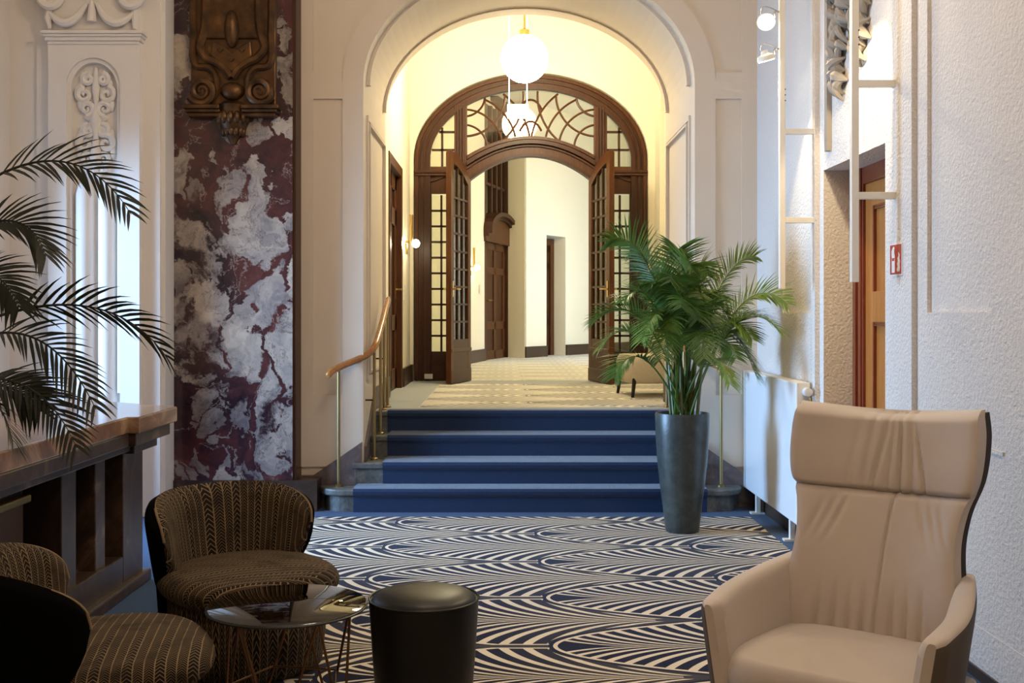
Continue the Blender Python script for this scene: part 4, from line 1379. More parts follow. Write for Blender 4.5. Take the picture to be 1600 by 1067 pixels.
# ================================================================== RELIEF ABOVE THE DOORWAY
rel = thing('wall_relief', (XR, 6.1, 2.6), 'weathered grey plaster garland relief on the wall above the doorway', 'ornament')
def ry(px): return XR * F / (px - VX)
rr_ = random.Random(3)
def garland(y0, y1, z0, z1, n_, lean):
    for i in range(n_):
        f_ = (i + 0.5) / n_
        z = z0 + (z1 - z0) * f_
        wid = (y1 - y0) * (0.35 + 0.65 * min(1.0, f_ * 2.2))
        y = (y0 + y1) / 2 + lean * (f_ - 0.5) + rr_.uniform(-0.5, 0.5) * wid
        a = rr_.uniform(0.3, 2.8)
        L_ = 0.045 + 0.04 * rr_.random()
        p0_ = Vector((XR - 0.004, y - L_ * math.cos(a), z - L_ * math.sin(a)))
        p2_ = Vector((XR - 0.004, y + L_ * math.cos(a), z + L_ * math.sin(a)))
        p1_ = Vector((XR - 0.085 - 0.03 * rr_.random(), y + rr_.uniform(-0.03, 0.03), z + 0.02))
        w_ = 0.014 + 0.012 * rr_.random()
        MB().tube(bez(p0_, p1_, p2_, 6), [0.006, w_, w_ * 1.3, w_ * 1.4, w_ * 1.2, w_ * 0.8, 0.004], 7).build('garland_leaf', 'plaster_relief', rel, smooth=True)
garland(6.10, 6.36, 2.74, 3.55, 46, -0.05)
garland(5.74, 5.96, 2.86, 3.55, 34, -0.10)
MB().box(XR - 0.02, XR, 5.75, 6.33, 3.45, 4.4).build('relief_plate', 'plaster_relief', rel, bevel=0.008)

# ================================================================== LIGHT BRACKETS
def bracket(y, label, lamps):
    t = thing('wall_light_bracket', (XR, y, 1.62), label, 'light fixture')
    xb = 1.716
    MB().box(xb - 0.0175, xb + 0.0175, y - 0.0175, y + 0.0175, 1.625, 4.6).build('bar', 'white_paint', t, bevel=0.002)
    for z in (2.05, 2.60, 4.3):
        MB().box(xb + 0.0175, XR - 0.0, y - 0.0175, y + 0.0175, z - 0.017, z + 0.017).build('arm', 'white_paint', t, bevel=0.002)
    MB().box(XR - 0.012, XR, y - 0.008, y + 0.008, 2.05, 4.6).build('wall_track', 'white_paint', t)
    for i in range(3):
        MB().lathe([(0.004, -0.019), (0.004, -0.015)], (xb + 0.0165, y, 2.86 - i * 0.035), 8, 'Y').build('cable_hole', 'black_metal', t)
    for (lxp, lz_, tx, ty, tz, pw, size) in lamps:
        c = Vector((lxp, y, lz_))
        d = (Vector((tx, ty, tz)) - c).normalized()
        q_ = Vector((0, 0, -1)).rotation_difference(d)
        hd = bpy.data.objects.new('spot_head', None); COL.objects.link(hd)
        hd.parent = t
        hd.location = c - Vector(t.location)
        hd.rotation_mode = 'QUATERNION'; hd.rotation_quaternion = q_
        MB().lathe([(0.018, 0.05), (0.022, 0.03), (0.050, 0.018), (0.056, 0.0), (0.056, -0.012), (0.050, -0.012)], (0, 0, 0), 24).build('reflector', 'white_paint', hd, smooth=True, local=True)
        MB().lathe([(0.001, -0.0125), (0.049, -0.0125), (0.049, -0.0165), (0.001, -0.0185)], (0, 0, 0), 24).build('lamp_glass', 'lamp_face', hd, smooth=True, local=True)
        L_ = bpy.data.lights.new('spot_lamp', 'SPOT'); L_.energy = pw; L_.color = SPOT_COL; L_.spot_size = R(size); L_.spot_blend = 0.35; L_.shadow_soft_size = 0.04
        lo = bpy.data.objects.new('spot_lamp', L_); COL.objects.link(lo)
        lo.parent = hd; lo.location = (0, 0, -0.03)
        ar = MB().tube([(xb - 0.0175, y, lz_ + 0.06), (xb - 0.04, y, lz_ + 0.06), (c.x + 0.05, y, lz_ + 0.045), (c.x + 0.055, y, lz_ + 0.02)] if lxp < xb else [(xb, y, lz_ + 0.06), (c.x, y, lz_ + 0.05)], 0.007, 8)
        ar.build('spot_arm', 'chrome', t, smooth=True)
        if lxp < xb:
            MB().tube(bez((xb - 0.02, y, lz_ + 0.06), (c.x - 0.05, y, lz_ + 0.13), (c.x - 0.03, y, lz_ + 0.045), 12), 0.003, 6).build('spot_cable', 'chrome', t, smooth=True)


bracket(6.758, 'white ladder-shaped light bracket with two spotlights above the radiator',
        [(1.618, 3.055, 2.0, 7.02, 1.75, SPOT_WALL * 0.7, 58), (1.618, 3.285, 0.9, 3.2, 0.6, SPOT_ROOM, 75)])
bracket(5.354, 'white ladder-shaped light bracket in front of the wooden door',
        [(1.60, 3.14, 2.0, 5.98, 2.35, SPOT_WALL, 66), (1.60, 3.40, 0.7, 3.2, 0.5, SPOT_ROOM * 0.7, 46)])

# fire extinguisher sign
sg = thing('fire_sign', (XR - 0.026, 5.325, 1.66), 'small red fire extinguisher sign on the pilaster strip by the doorway', 'sign')
xs_ = XR - 0.026
MB().box(xs_ - 0.004, xs_, 5.243, 5.407, 1.655, 1.815).build('sign_border', 'sign_white', sg)
MB().box(xs_ - 0.006, xs_ - 0.004, 5.251, 5.399, 1.663, 1.807).build('sign_field', 'sign_red', sg)
xa = xs_ - 0.006
def sgn_poly(pts, name, mat='sign_white', e=0.001):
    MB().prism([(5.399 - a, 1.663 + b_) for a, b_ in pts], 'YZ', xa - e, xa).build(name, mat, sg)
sgn_poly([(0.024, 0.008), (0.066, 0.008), (0.066, 0.09), (0.058, 0.105), (0.058, 0.12), (0.064, 0.128), (0.05, 0.136), (0.035, 0.128), (0.022, 0.115), (0.020, 0.09), (0.028, 0.10), (0.034, 0.108), (0.024, 0.09)], 'extinguisher_symbol')
sgn_poly([(0.030, 0.066), (0.062, 0.066), (0.062, 0.08), (0.030, 0.08)], 'symbol_label', 'sign_red', 0.0015)
sgn_poly([(0.100, 0.012), (0.128, 0.012), (0.136, 0.03), (0.130, 0.045), (0.137, 0.062), (0.128, 0.075), (0.134, 0.092), (0.112, 0.108), (0.116, 0.088), (0.102, 0.078), (0.106, 0.06), (0.096, 0.05), (0.104, 0.036), (0.092, 0.024)], 'flame_symbol')

# ================================================================== RADIATOR
rad = thing('radiator', (1.85, 7.5, 0), 'white flat panel radiator under the light bracket', 'radiator')
MB().box(1.81, 1.822, 6.79, 8.27, 0.155, 1.03).build('front_panel', 'radiator_white', rad, bevel=0.004)
MB().box(1.824, 1.885, 6.80, 8.26, 0.17, 1.02).build('core', 'white_paint', rad)
MB().box(1.885, 1.897, 6.79, 8.27, 0.155, 1.03).build('back_panel', 'radiator_white', rad, bevel=0.004)
MB().box(1.812, 1.895, 6.775, 6.79, 0.15, 1.04).build('end_cover', 'white_paint', rad, bevel=0.004)
MB().box(1.812, 1.895, 8.27, 8.285, 0.15, 1.04).build('end_cover', 'white_paint', rad, bevel=0.004)
MB().box(1.812, 1.895, 6.79, 8.27, 1.02, 1.04).build('top_cover', 'white_paint', rad, bevel=0.004)
MB().lathe([(0.012, 0.0), (0.026, 0.004), (0.028, 0.05), (0.022, 0.06)], (1.87, 6.71, 0.985), 18, 'Y').build('valve_knob', 'plastic_white', rad, smooth=True)
MB().tube([(1.89, 6.74, 0.95), (1.89, 6.74, 0.82), (XR, 6.74, 0.82)], 0.01, 8).build('valve_pipe', 'brass', rad, smooth=True)
for y in (7.05, 8.0):
    MB().box(1.84, 1.87, y - 0.02, y + 0.02, 0.0, 0.18).build('foot', 'white_paint', rad)
    MB().box(1.80, 1.90, y - 0.03, y + 0.03, 0.0, 0.012).build('foot_plate', 'white_paint', rad)

# ================================================================== LAMPS
def globe(name, c, r_, mat, ztop, label):
    t = thing(name, c, label, 'lamp')
    MB().ball(c, r_, n=32, m_=20).build('globe_shade', mat, t, smooth=True)
    MB().lathe([(0.05, c[2] + r_ - 0.02), (0.05, c[2] + r_ + 0.05), (0.012, c[2] + r_ + 0.07)], (c[0], c[1], 0), 20).build('globe_cap', 'brass', t, smooth=True)
    MB().tube([(c[0], c[1], c[2] + r_ + 0.05), (c[0], c[1], ztop)], 0.011, 10).build('rod', 'brass', t, smooth=True)
    MB().lathe([(0.07, ztop), (0.07, ztop - 0.03), (0.02, ztop - 0.06)], (c[0], c[1], 0), 20).build('ceiling_rose', 'brass', t, smooth=True)


globe('pendant_lamp', W(819.5, 92, 11.0), 37 * 11.0 / F, 'globe_vestibule', HT, 'glowing white globe pendant hanging inside the arch')
globe('pendant_lamp', (2.35, 15.6, 4.4), 0.24, 'corridor_fill_globe', 5.3, 'added unseen globe that lights the corridor beyond the doors')  # added out of view to light the far corridor
for x, y, lab in ((-0.1, 5.0, 'added unseen fill globe of the lobby nearer the stairs'), (0.5, 0.8, 'added unseen fill globe of the lobby nearer the front wall')):
    globe('pendant_lamp', (x, y, 4.45), 0.30, 'lobby_fill_globe', 5.2, lab)  # unseen globes added as warm fill for the lobby

ex = thing('hanging_sign', W(809, 186, 11.5), 'small white lit sign on two wires below the globe pendant', 'sign')
p0, p1 = W(792.5, 184.5, 11.5), W(825.5, 163.5, 11.5)
MB().box(p0[0], p1[0], 11.47, 11.53, p0[2], p1[2]).build('sign_box', 'lit_sign', ex, bevel=0.006)
for px in (795.5, 823.5):
    x = W(px, 0, 11.5)[0]
    MB().tube([(x, 11.5, p1[2]), (x, 11.5, HT)], 0.0055, 6).build('wire', 'white_paint', ex, smooth=True)


def sconce(p_, nrm, label):
    t = thing('wall_lamp', p_, label, 'lamp')
    x, y, z = p_
    nx_, ny_ = nrm
    MB().tube([(x + nx_ * 0.012, y + ny_ * 0.012, z - 0.14), (x + nx_ * 0.012, y + ny_ * 0.012, z - 0.02)], 0.02, 10).build('back_plate', 'brass', t, smooth=True)
    MB().tube([(x, y, z), (x + nx_ * 0.10, y + ny_ * 0.10, z)], 0.012, 8).build('arm', 'brass', t, smooth=True)
    MB().tube([(x + nx_ * 0.07, y + ny_ * 0.07, z - 0.02), (x + nx_ * 0.07, y + ny_ * 0.07, z + 0.30)], 0.022, 12).build('tube_shade', 'brass', t, smooth=True)
    MB().ball((x + nx_ * 0.12, y + ny_ * 0.12, z - 0.02), 0.045, n=14, m_=10).build('bulb', 'bulb', t, smooth=True)


sconce((HL, 12.1, 2.27), (1, 0), 'small brass wall lamp between the dark door and the screen')
w_d = (Vector(B_) - Vector(A_)).normalized()
lp = along(A_, B_, 0.80)
sconce((lp[0], lp[1], 2.22), (w_d.y, -w_d.x), 'small brass wall lamp on the corridor wall beyond the doors')
sw_ = along(A_, B_, 0.93)
tag(MB().box(sw_[0], sw_[0] + 0.03, sw_[1] - 0.05, sw_[1] + 0.05, 1.80, 1.95).build('light_switch', 'plastic_white'), 'white light switch plate below the corridor wall lamp', 'switch')
tag(MB().box(HL, HL + 0.012, 11.95, 12.03, 1.62, 1.78).build('light_switch', 'plastic_white'), 'white light switch plate below the hall wall lamp', 'switch')

# ================================================================== PALMS
def frond(t, pts, mat, n_leaf, leaf_len, width, droop, rnd, name='frond', start=0.3, splay=0.9, roll=0.0):
    """pts: world control points of the rachis (quadratic or more); leaflets hang from both sides"""
    P3 = [Vector(p_) for p_ in pts]
    path = bez(P3[0], P3[1], P3[2], 22) if len(P3) == 3 else P3
    n = len(path) - 1
    mb = MB()
    mb.tube(path, [0.008 * (1 - 0.8 * i / n) for i in range(n + 1)], 5)
    up = Vector((0, 0, 1))
    for j in range(n_leaf):
        f_ = start + (1 - start) * (j + 0.5) / n_leaf
        i = min(int(f_ * n), n - 1)
        c = path[i].lerp(path[i + 1], f_ * n - i)
        d = (path[i + 1] - path[i]).normalized()
        side = d.cross(up)
        if side.length < 0.05:
            side = Vector((1, 0, 0))
        side.normalize()
        nrm = side.cross(d)
        side, nrm = side * math.cos(roll) + nrm * math.sin(roll), nrm * math.cos(roll) - side * math.sin(roll)
        prof = math.sin(PI * min(1.0, 0.18 + 0.80 * (f_ - start) / (1 - start))) ** 0.7
        for s_ in (-1, 1):
            L_ = leaf_len * (0.35 + 0.65 * prof) * (0.85 + 0.3 * rnd.random())
            fw = (0.75 if mat != 'leaf_dark' else 1.05) - splay * 0.25 + 0.5 * (f_ - start) + rnd.uniform(-0.08, 0.08)
            dr = (d * fw + side * s_ * splay + nrm * (0.25 + rnd.uniform(-0.1, 0.15))).normalized()
            wv = dr.cross(nrm).normalized()
            seg = 4
            vs = []
            pos = c.copy()
            cur = dr.copy()
            for k in range(seg + 1):
                w = width * (0.5, 1.0, 0.9, 0.55, 0.04)[k]
                vs += [pos - wv * w / 2, pos + wv * w / 2]
                cur = (cur + Vector((0, 0, -droop * (0.5 + 0.5 * k / seg)))).normalized()
                pos = pos + cur * (L_ / seg)
            mb.add(vs, [(2 * k, 2 * k + 1, 2 * k + 3, 2 * k + 2) for k in range(seg)])
    mb.v = [(min(p_[0], XR - 0.04), p_[1], max(p_[2], 0.965) if p_[0] < -1.88 and p_[1] > 3.5 else p_[2]) for p_ in mb.v]
    return mb.build(name, mat, t, recalc=False)


PC = Vector((1.195, 7.36, 0))
palm = thing('potted_palm', PC, 'green palm in a tall dark stone-grey planter at the foot of the stairs', 'potted plant')
MB().lathe([(0.108, 0.0), (0.114, 0.012), (0.130, 0.15), (0.152, 0.32), (0.170, 0.50), (0.180, 0.66), (0.183, 0.79), (0.180, 0.80), (0.168, 0.80), (0.163, 0.76), (0.02, 0.76)], tuple(PC), 40).build('planter', 'planter', palm, smooth=True)
MB().lathe([(0.162, 0.755), (0.12, 0.772), (0.02, 0.776)], tuple(PC), 24).build('soil', 'soil', palm, smooth=True)
rnd = random.Random(11)
# rachis tips read off the photograph's silhouette: (px, py, depth), apex control, base offset
fr_list = [
    ((948, 378), (1010, 330), 7.3), ((985, 400), (1020, 352), 7.5), ((922, 505), (1000, 420), 7.35), ((938, 545), (985, 455), 7.2), ((960, 590), (990, 500), 7.1),
    ((1000, 440), (1030, 380), 7.6), ((1060, 395), (1062, 350), 7.3), ((1105, 430), (1085, 350), 7.5), ((1080, 420), (1072, 372), 7.15), ((1180, 400), (1120, 400), 7.3),
    ((1242, 475), (1160, 400), 7.1), ((1222, 520), (1150, 430), 7.0), ((1205, 505), (1150, 445), 7.3), ((1175, 530), (1130, 440), 7.1), ((1140, 600), (1115, 500), 6.9),
    ((1100, 560), (1090, 440), 6.85), ((1035, 560), (1045, 440), 6.85), ((1065, 480), (1066, 410), 6.9), ((1130, 470), (1105, 400), 7.7),
    ((1030, 480), (1040, 400), 7.75), ((975, 470), (1015, 400), 7.1), ((1150, 560), (1125, 470), 7.6), ((1090, 500), (1082, 420), 7.0), ((1048, 520), (1052, 430), 7.0), ((1110, 510), (1100, 420), 7.2)]
for i in range(12):
    px_ = 985 + 200 * rnd.random(); dy_ = abs(px_ - 1070) * 0.9
    fr_list.append(((px_, 400 + dy_ + 90 * rnd.random()), ((px_ + 1070) / 2, 360 + 0.3 * dy_ + 40 * rnd.random()), 6.95 + 0.8 * rnd.random()))
for i, (tp, cp, yd) in enumerate(fr_list):
    b0 = Vector((PC.x + rnd.uniform(-0.07, 0.07), PC.y + rnd.uniform(-0.06, 0.06), 0.77))
    c_ = Vector(W(cp[0], cp[1], (PC.y + yd) / 2)); c_.x = b0.x + (c_.x - b0.x) * 0.9
    tip = Vector(W(tp[0], tp[1], yd))
    tip.x = min(tip.x, XR - 0.10)
    frond(palm, (b0, c_, tip), 'leaf_light' if tp[0] > 1120 or i % 5 == 3 else 'leaf_green', 46, 0.215, 0.0105, 0.15, rnd, 'frond', 0.36, 0.9, rnd.uniform(-0.7, 0.7))
for i in range(9):
    a = rnd.uniform(0, 2 * PI)
    r_ = rnd.uniform(0.02, 0.11)
    x, y = PC.x + r_ * math.cos(a), PC.y + r_ * math.sin(a)
    MB().tube([(x, y, 0.75), (x + 0.02 * math.cos(a), y, 0.95), (x + 0.05 * math.cos(a), y + 0.03 * math.sin(a), 1.2 + rnd.uniform(-0.1, 0.15))], [0.012, 0.010, 0.006], 8).build('cane', 'stem_green', palm, smooth=True)

# palm on the mantel
LC = Vector((-2.32, 4.5, 0.95))
palm2 = thing('mantel_palm', LC, 'dark-leaved palm reaching in over the fireplace mantel', 'potted plant')
MB().lathe([(0.10, 0.95), (0.115, 0.97), (0.15, 1.14), (0.155, 1.15), (0.145, 1.15), (0.14, 1.12), (0.02, 1.12)], (LC.x, LC.y, 0), 32).build('plant_pot', 'planter', palm2, smooth=True)
rnd = random.Random(5)
kf = [((205, 335), (105, 170), 4.45, (-85, 330)), ((72, 400), (40, 300), 4.5, (-80, 380)), ((262, 560), (160, 415), 4.35, (-70, 520)), ((120, 700), (60, 560), 4.25, (-70, 600)),
      ((60, 640), (30, 590), 4.4, (-70, 600)), ((150, 640), (70, 470), 4.3, (-60, 540)), ((20, 690), (0, 600), 4.2, (-60, 620)), ((30, 480), (0, 400), 4.4, (-90, 430))]
for tp, cp, yd, st_ in kf:
    b0 = Vector(W(st_[0], st_[1], LC.y)); c_ = Vector(W(cp[0], cp[1], (LC.y + yd) / 2)); tip = Vector(W(tp[0], tp[1], yd))
    stem0 = Vector((LC.x + rnd.uniform(-0.04, 0.04), LC.y + rnd.uniform(-0.04, 0.04), 1.11))
    path = [stem0, stem0.lerp(b0, 0.5) + Vector((-0.03, 0, 0.02))] + bez(b0, c_, tip, 20)
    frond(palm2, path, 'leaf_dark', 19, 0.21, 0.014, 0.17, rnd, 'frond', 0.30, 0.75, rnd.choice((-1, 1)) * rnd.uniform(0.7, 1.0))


# ================================================================== KNITTED TUB CHAIRS
def se_plan(a, p_=2.6):
    c, s_ = math.cos(a), math.sin(a)
    return (abs(c) ** (2 / p_) * (1 if c >= 0 else -1), abs(s_) ** (2 / p_) * (1 if s_ >= 0 else -1))


def tub_chair(x, y, facing, label):
    """local -y is the front"""
    t = thing('tub_chair', (x, y, 0), label, 'chair', facing + PI / 2, 'knitted tub chairs')
    t.scale = (0.93, 0.93, 0.985)
    # base drum
    prof = [(0.29, 0.0), (0.31, 0.02), (0.325, 0.15), (0.33, 0.32), (0.31, 0.345)]
    mb = MB(); n = 48
    def bf(u, v):
        i = min(int(v * (len(prof) - 1)), len(prof) - 2); f_ = v * (len(prof) - 1) - i
        r_ = prof[i][0] + (prof[i + 1][0] - prof[i][0]) * f_; z = prof[i][1] + (prof[i + 1][1] - prof[i][1]) * f_
        px, py = se_plan(2 * PI * u)
        return (px * r_, py * r_ - 0.03, z)
    mb.grid(bf, n, 16, lambda u, v: (u * 2.2, v * 0.36), True)
    mb.build('seat_base', 'knit', t, smooth=True, local=True)
    # seat cushion: rounded disc
    mb = MB()
    def sf(u, v):
        px, py = se_plan(2 * PI * u)
        if v < 0.30:                      # underside to side
            a = -PI / 2 + PI / 2 * v / 0.30
            r_, z = 0.30 + 0.075 * math.cos(a), 0.365 + 0.06 * math.sin(a)
        elif v < 0.55:
            a = PI / 2 * (v - 0.30) / 0.25
            r_, z = 0.30 + 0.075 * math.cos(a), 0.365 + 0.06 * math.sin(a)
        else:
            f_ = (v - 0.55) / 0.45
            r_, z = 0.30 * (1 - f_) + 0.001, 0.425 + 0.022 * (1 - (1 - f_) ** 2)
        return (px * r_, py * r_ - 0.045, z)
    def suv(u, v):
        p_ = sf(u, v)
        side = max(0.0, 0.43 - p_[2])
        return (p_[1] * 1.0 + 0.3 * p_[0], p_[0] - side * 1.5 + 0.6)
    mb.grid(sf, 64, 40, suv, True)
    mb.build('seat_cushion', 'knit', t, smooth=True, local=True)
    # backrest: pill-shaped pad bent around the back
    pm, zc, hm, r_in, r_out = R(84), 0.42, 0.315, 0.285, 0.405
    def hh(s_): return hm * max(0.0, 1 - abs(s_) ** 3.2) ** 0.5
    def padf(inner):
        def fn(u, v):
            s_ = -1 + 2 * u
            s_ = math.copysign(abs(s_) ** 0.8, s_)
            w = -1 + 2 * v
            h = hh(s_) * (1 - 0.30 * s_ * s_)
            z = zc + 0.135 * s_ * s_ + h * w * 0.97
            edge = (1 - abs(w) ** 6) ** 0.5 * (1 - abs(s_) ** 8) ** 0.5
            mid = (r_in + r_out) / 2
            lean = 0.05 * (z - 0.42) / 0.3
            rad_ = mid + (r_out - mid) * edge * (-1 if inner else 1) * (1.0 if not inner else 1.05) + lean
            a = PI / 2 + pm * s_ * 1.0
            return (rad_ * math.cos(a), rad_ * math.sin(a) * 1.0 - 0.01, max(z, 0.02))
        return fn
    MB().grid(padf(True), 56, 28, lambda u, v: ((-1 + 2 * u) * 0.5, v * 0.62 + 0.06 * (1 - abs(2 * u - 1)))).build('backrest_pad', 'knit', t, smooth=True, local=True)
    MB().grid(padf(False), 56, 28).build('backrest_shell', 'black_cloth', t, smooth=True, local=True)
    # outer skirt of the back reaching the floor
    def skf(u, v):
        a = PI / 2 + R(66) * (-1 + 2 * u)
        r_ = 0.388 - 0.03 * (1 - v)
        return (r_ * math.cos(a), r_ * math.sin(a) - 0.01, 0.0 + 0.40 * v)
    MB().grid(skf, 40, 4).build('back_skirt', 'black_cloth', t, smooth=True, local=True)
    # stitched seam between pad and shell
    pts = []
    f1, f2 = padf(True), padf(False)
    for i in range(81):
        s_ = i / 80
        v = 0.985
        a, b_ = Vector(f1(s_, v)), Vector(f2(s_, v))
        pts.append((a + b_) / 2)
    MB().tube(pts, 0.006, 6).build('seam', 'knit', t, smooth=True, local=True)
    for i in range(4):
        a = PI / 4 + PI / 2 * i
        MB().lathe([(0.02, -0.0), (0.02, 0.004)], (0.24 * math.cos(a), 0.24 * math.sin(a) - 0.03, 0), 12).build('glide', 'black_metal', t, local=True)
    return t


tub_chair(-1.10, 4.58, R(311), 'brown knitted tub chair in front of the marble pier, facing the glass table')
tub_chair(-1.345, 3.50, R(27), 'brown knitted tub chair with black back at the corner by the fireplace')

# ================================================================== GLASS SIDE TABLE
TX, TY, TZ, TR = -0.768, 3.83, 0.45, 0.277
tab = thing('side_table', (TX, TY, 0), 'round smoked glass side table on copper wire legs', 'table')
MB().lathe([(0.001, TZ - 0.010), (TR - 0.004, TZ - 0.010), (TR, TZ - 0.006), (TR, TZ - 0.002), (TR - 0.003, TZ), (0.001, TZ)], (TX, TY, 0), 64).build('glass_top', 'smoked_glass', tab, smooth=True)
ringp = [(TX + TR * math.cos(2 * PI * i / 64), TY + TR * math.sin(2 * PI * i / 64), TZ - 0.008) for i in range(65)]
MB().tube(ringp, 0.0045, 6).build('rim', 'black_metal', tab, smooth=True)
nl = 5
for i in range(nl):
    a = 2 * PI * i / nl + 0.35
    b_ = a + 2 * PI / nl
    pa = (TX + 0.225 * math.cos(a), TY + 0.225 * math.sin(a), TZ - 0.012)
    am = a + PI / nl
    ft = (TX + 0.215 * math.cos(am), TY + 0.215 * math.sin(am), 0.006)
    pb = (TX + 0.225 * math.cos(b_), TY + 0.225 * math.sin(b_), TZ - 0.012)
    MB().tube([pa, ft], 0.005, 8).build('wire_leg', 'copper_wire', tab, smooth=True)
    MB().tube([ft, pb], 0.005, 8).build('wire_leg', 'copper_wire', tab, smooth=True)
for i in range(nl):
    a = 2 * PI * i / nl + 0.35
    am, bm_ = a + PI / nl, a + 3 * PI / nl
    h1 = (TX + 0.2175 * math.cos(am + 0.02), TY + 0.2175 * math.sin(am + 0.02), 0.16)
    q1 = (TX + 0.205 * math.cos(a + 0.42), TY + 0.205 * math.sin(a + 0.42), 0.17)
    q2 = (TX + 0.205 * math.cos(a + 0.42 + 2 * PI / nl), TY + 0.205 * math.sin(a + 0.42 + 2 * PI / nl), 0.17)
    MB().tube([q1, q2], 0.004, 8).build('wire_brace', 'copper_wire', tab, smooth=True)
# stool
SX_, SY_, SZ_ = -0.297, 3.96, 0.44
sto = thing('round_stool', (SX_, SY_, 0), 'round black leather stool with domed seat beside the glass table', 'stool')
MB().lathe([(0.165, 0.0), (0.170, 0.01), (0.186, 0.22), (0.199, SZ_ - 0.015), (0.199, SZ_ - 0.004), (0.1, SZ_ - 0.01)], (SX_, SY_, 0), 64).build('stool_body', 'leather_black', sto, smooth=True)
MB().lathe([(0.192, SZ_ - 0.012), (0.188, SZ_), (0.170, SZ_ + 0.012), (0.13, SZ_ + 0.024), (0.07, SZ_ + 0.031), (0.001, SZ_ + 0.033)], (SX_, SY_, 0), 64).build('stool_cushion', 'leather_black', sto, smooth=True)
MB().tube([(SX_ + 0.199 * math.cos(2 * PI * i / 64), SY_ + 0.199 * math.sin(2 * PI * i / 64), SZ_ - 0.002) for i in range(65)], 0.0045, 6).build('piping', 'leather_black', sto, smooth=True)

# ================================================================== WING ARMCHAIR
ac = thing('wing_armchair', (1.13, 3.58, 0), 'beige suede high-backed armchair with headrest folds near the rough wall', 'armchair', R(-36.87))
def lerp_tab(t, tab_):
    """monotone-ish cubic through the table"""
    n = len(tab_)
    if t <= tab_[0][0]:
        return tab_[0][1]
    for i in range(n - 1):
        a, b_ = tab_[i], tab_[i + 1]
        if t <= b_[0]:
            h = b_[0] - a[0]
            f_ = (t - a[0]) / h
            ma = (b_[1] - a[1]) / h if i == 0 else (b_[1] - tab_[i - 1][1]) / (b_[0] - tab_[i - 1][0])
            mb_ = (b_[1] - a[1]) / h if i == n - 2 else (tab_[i + 2][1] - a[1]) / (tab_[i + 2][0] - a[0])
            f2, f3 = f_ * f_, f_ ** 3
            return (2 * f3 - 3 * f2 + 1) * a[1] + (f3 - 2 * f2 + f_) * h * ma + (3 * f2 - 2 * f3) * b_[1] + (f3 - f2) * h * mb_
    return tab_[-1][1]
WT = [(0, 0.300), (0.22, 0.288), (0.42, 0.272), (0.56, 0.284), (0.70, 0.318), (0.88, 0.326), (1.0, 0.316)]
YT = [(0, 0.17), (0.25, 0.23), (0.6, 0.33), (0.85, 0.40), (1.0, 0.415)]
TS = 0.635          # seam between backrest and headrest


def gs(x, w): return math.exp(-(x / w) ** 2)


def back_front(s_, t):
    w = lerp_tab(t, WT)
    z = 0.35 + 0.77 * t
    y = lerp_tab(t, YT)
    wing = 0.10 * abs(s_) ** 2.6 * (0.55 + 0.45 * t)
    y -= wing
    # soft roundness
    edge = abs(s_) ** 10
    y += 0.035 * edge
    top = max(0.0, (t - 0.955) / 0.045)
    y += 0.05 * top * top
    z -= 0.012 * top * (1 - abs(s_)) - 0.02 * abs(s_) ** 2 * t
    # bulge and seams
    if t > TS:
        q_ = (t - TS) / (1 - TS)
        y -= 0.030 * math.sin(PI * min(1, q_ * 1.0)) ** 0.6
        for c, a_, wd, sl in ((-0.18, 0.006, 0.035, 0.10), (-0.05, 0.008, 0.030, 0.16), (0.07, 0.006, 0.028, 0.05), (0.17, 0.011, 0.024, -0.04), (0.29, 0.008, 0.030, -0.10), (0.38, 0.010, 0.022, -0.22), (-0.32, 0.004, 0.05, 0.1)):
            y += 1.7 * a_ * gs(s_ - c - sl * (q_ - 0.5), wd) * (0.35 + 0.65 * (1 - abs(q_ - 0.4)))
    else:
        y -= 0.018 * math.sin(PI * t / TS) ** 0.6
        cc = 0.10 + 0.14 * (t - 0.3)
        y += 0.010 * gs(s_ - cc, 0.018)
        lo = max(0.0, 1 - t / 0.28)
        for c in (-0.62, -0.42, -0.25, -0.08, 0.26, 0.42, 0.6):
            y += 0.018 * lo * gs(s_ - c - 0.12 * t, 0.035)
        hi = max(0.0, 1 - abs(t - 0.52) / 0.14)
        for k_i, c in enumerate((0.55, 0.68, 0.80)):
            y += 0.012 * hi * gs(s_ - c + (t - 0.52) * 1.2, 0.04)
            y += 0.010 * hi * gs(s_ + c - 0.05 - (t - 0.52) * 1.2, 0.04)
    y += 0.016 * gs(t - TS, 0.012)
    return (s_ * w, y, z)


def backside(s_, t):
    w = lerp_tab(t, WT) + 0.012
    p_ = back_front(s_, t)
    y = lerp_tab(t, YT) - 0.06 * abs(s_) ** 2.6 * (0.55 + 0.45 * t) + 0.075
    return (s_ * w, y, 0.35 + 0.775 * t + 0.02 * abs(s_) ** 2 * t)


def cushion(t0, t1, nu, nv, name, mat):
    mb = MB()
    mb.grid(lambda u, v: back_front(-1 + 2 * u, t0 + (t1 - t0) * v), nu, nv)
    o = len(mb.v)
    mb.grid(lambda u, v: tuple(Vector(back_front(-1 + 2 * u, t0 + (t1 - t0) * v)).lerp(Vector(backside(-1 + 2 * u, t0 + (t1 - t0) * v)), 0.70)), nu, nv)
    w = nu + 1
    fs = []
    for i in range(nu):
        fs += [(i, i + 1, o + i + 1, o + i), (nv * w + i, nv * w + i + 1, o + nv * w + i + 1, o + nv * w + i)]
    for j in range(nv):
        fs += [(j * w, (j + 1) * w, o + (j + 1) * w, o + j * w), (j * w + nu, (j + 1) * w + nu, o + (j + 1) * w + nu, o + j * w + nu)]
    mb.f += fs
    return mb.build(name, mat, ac, smooth=True, local=True)


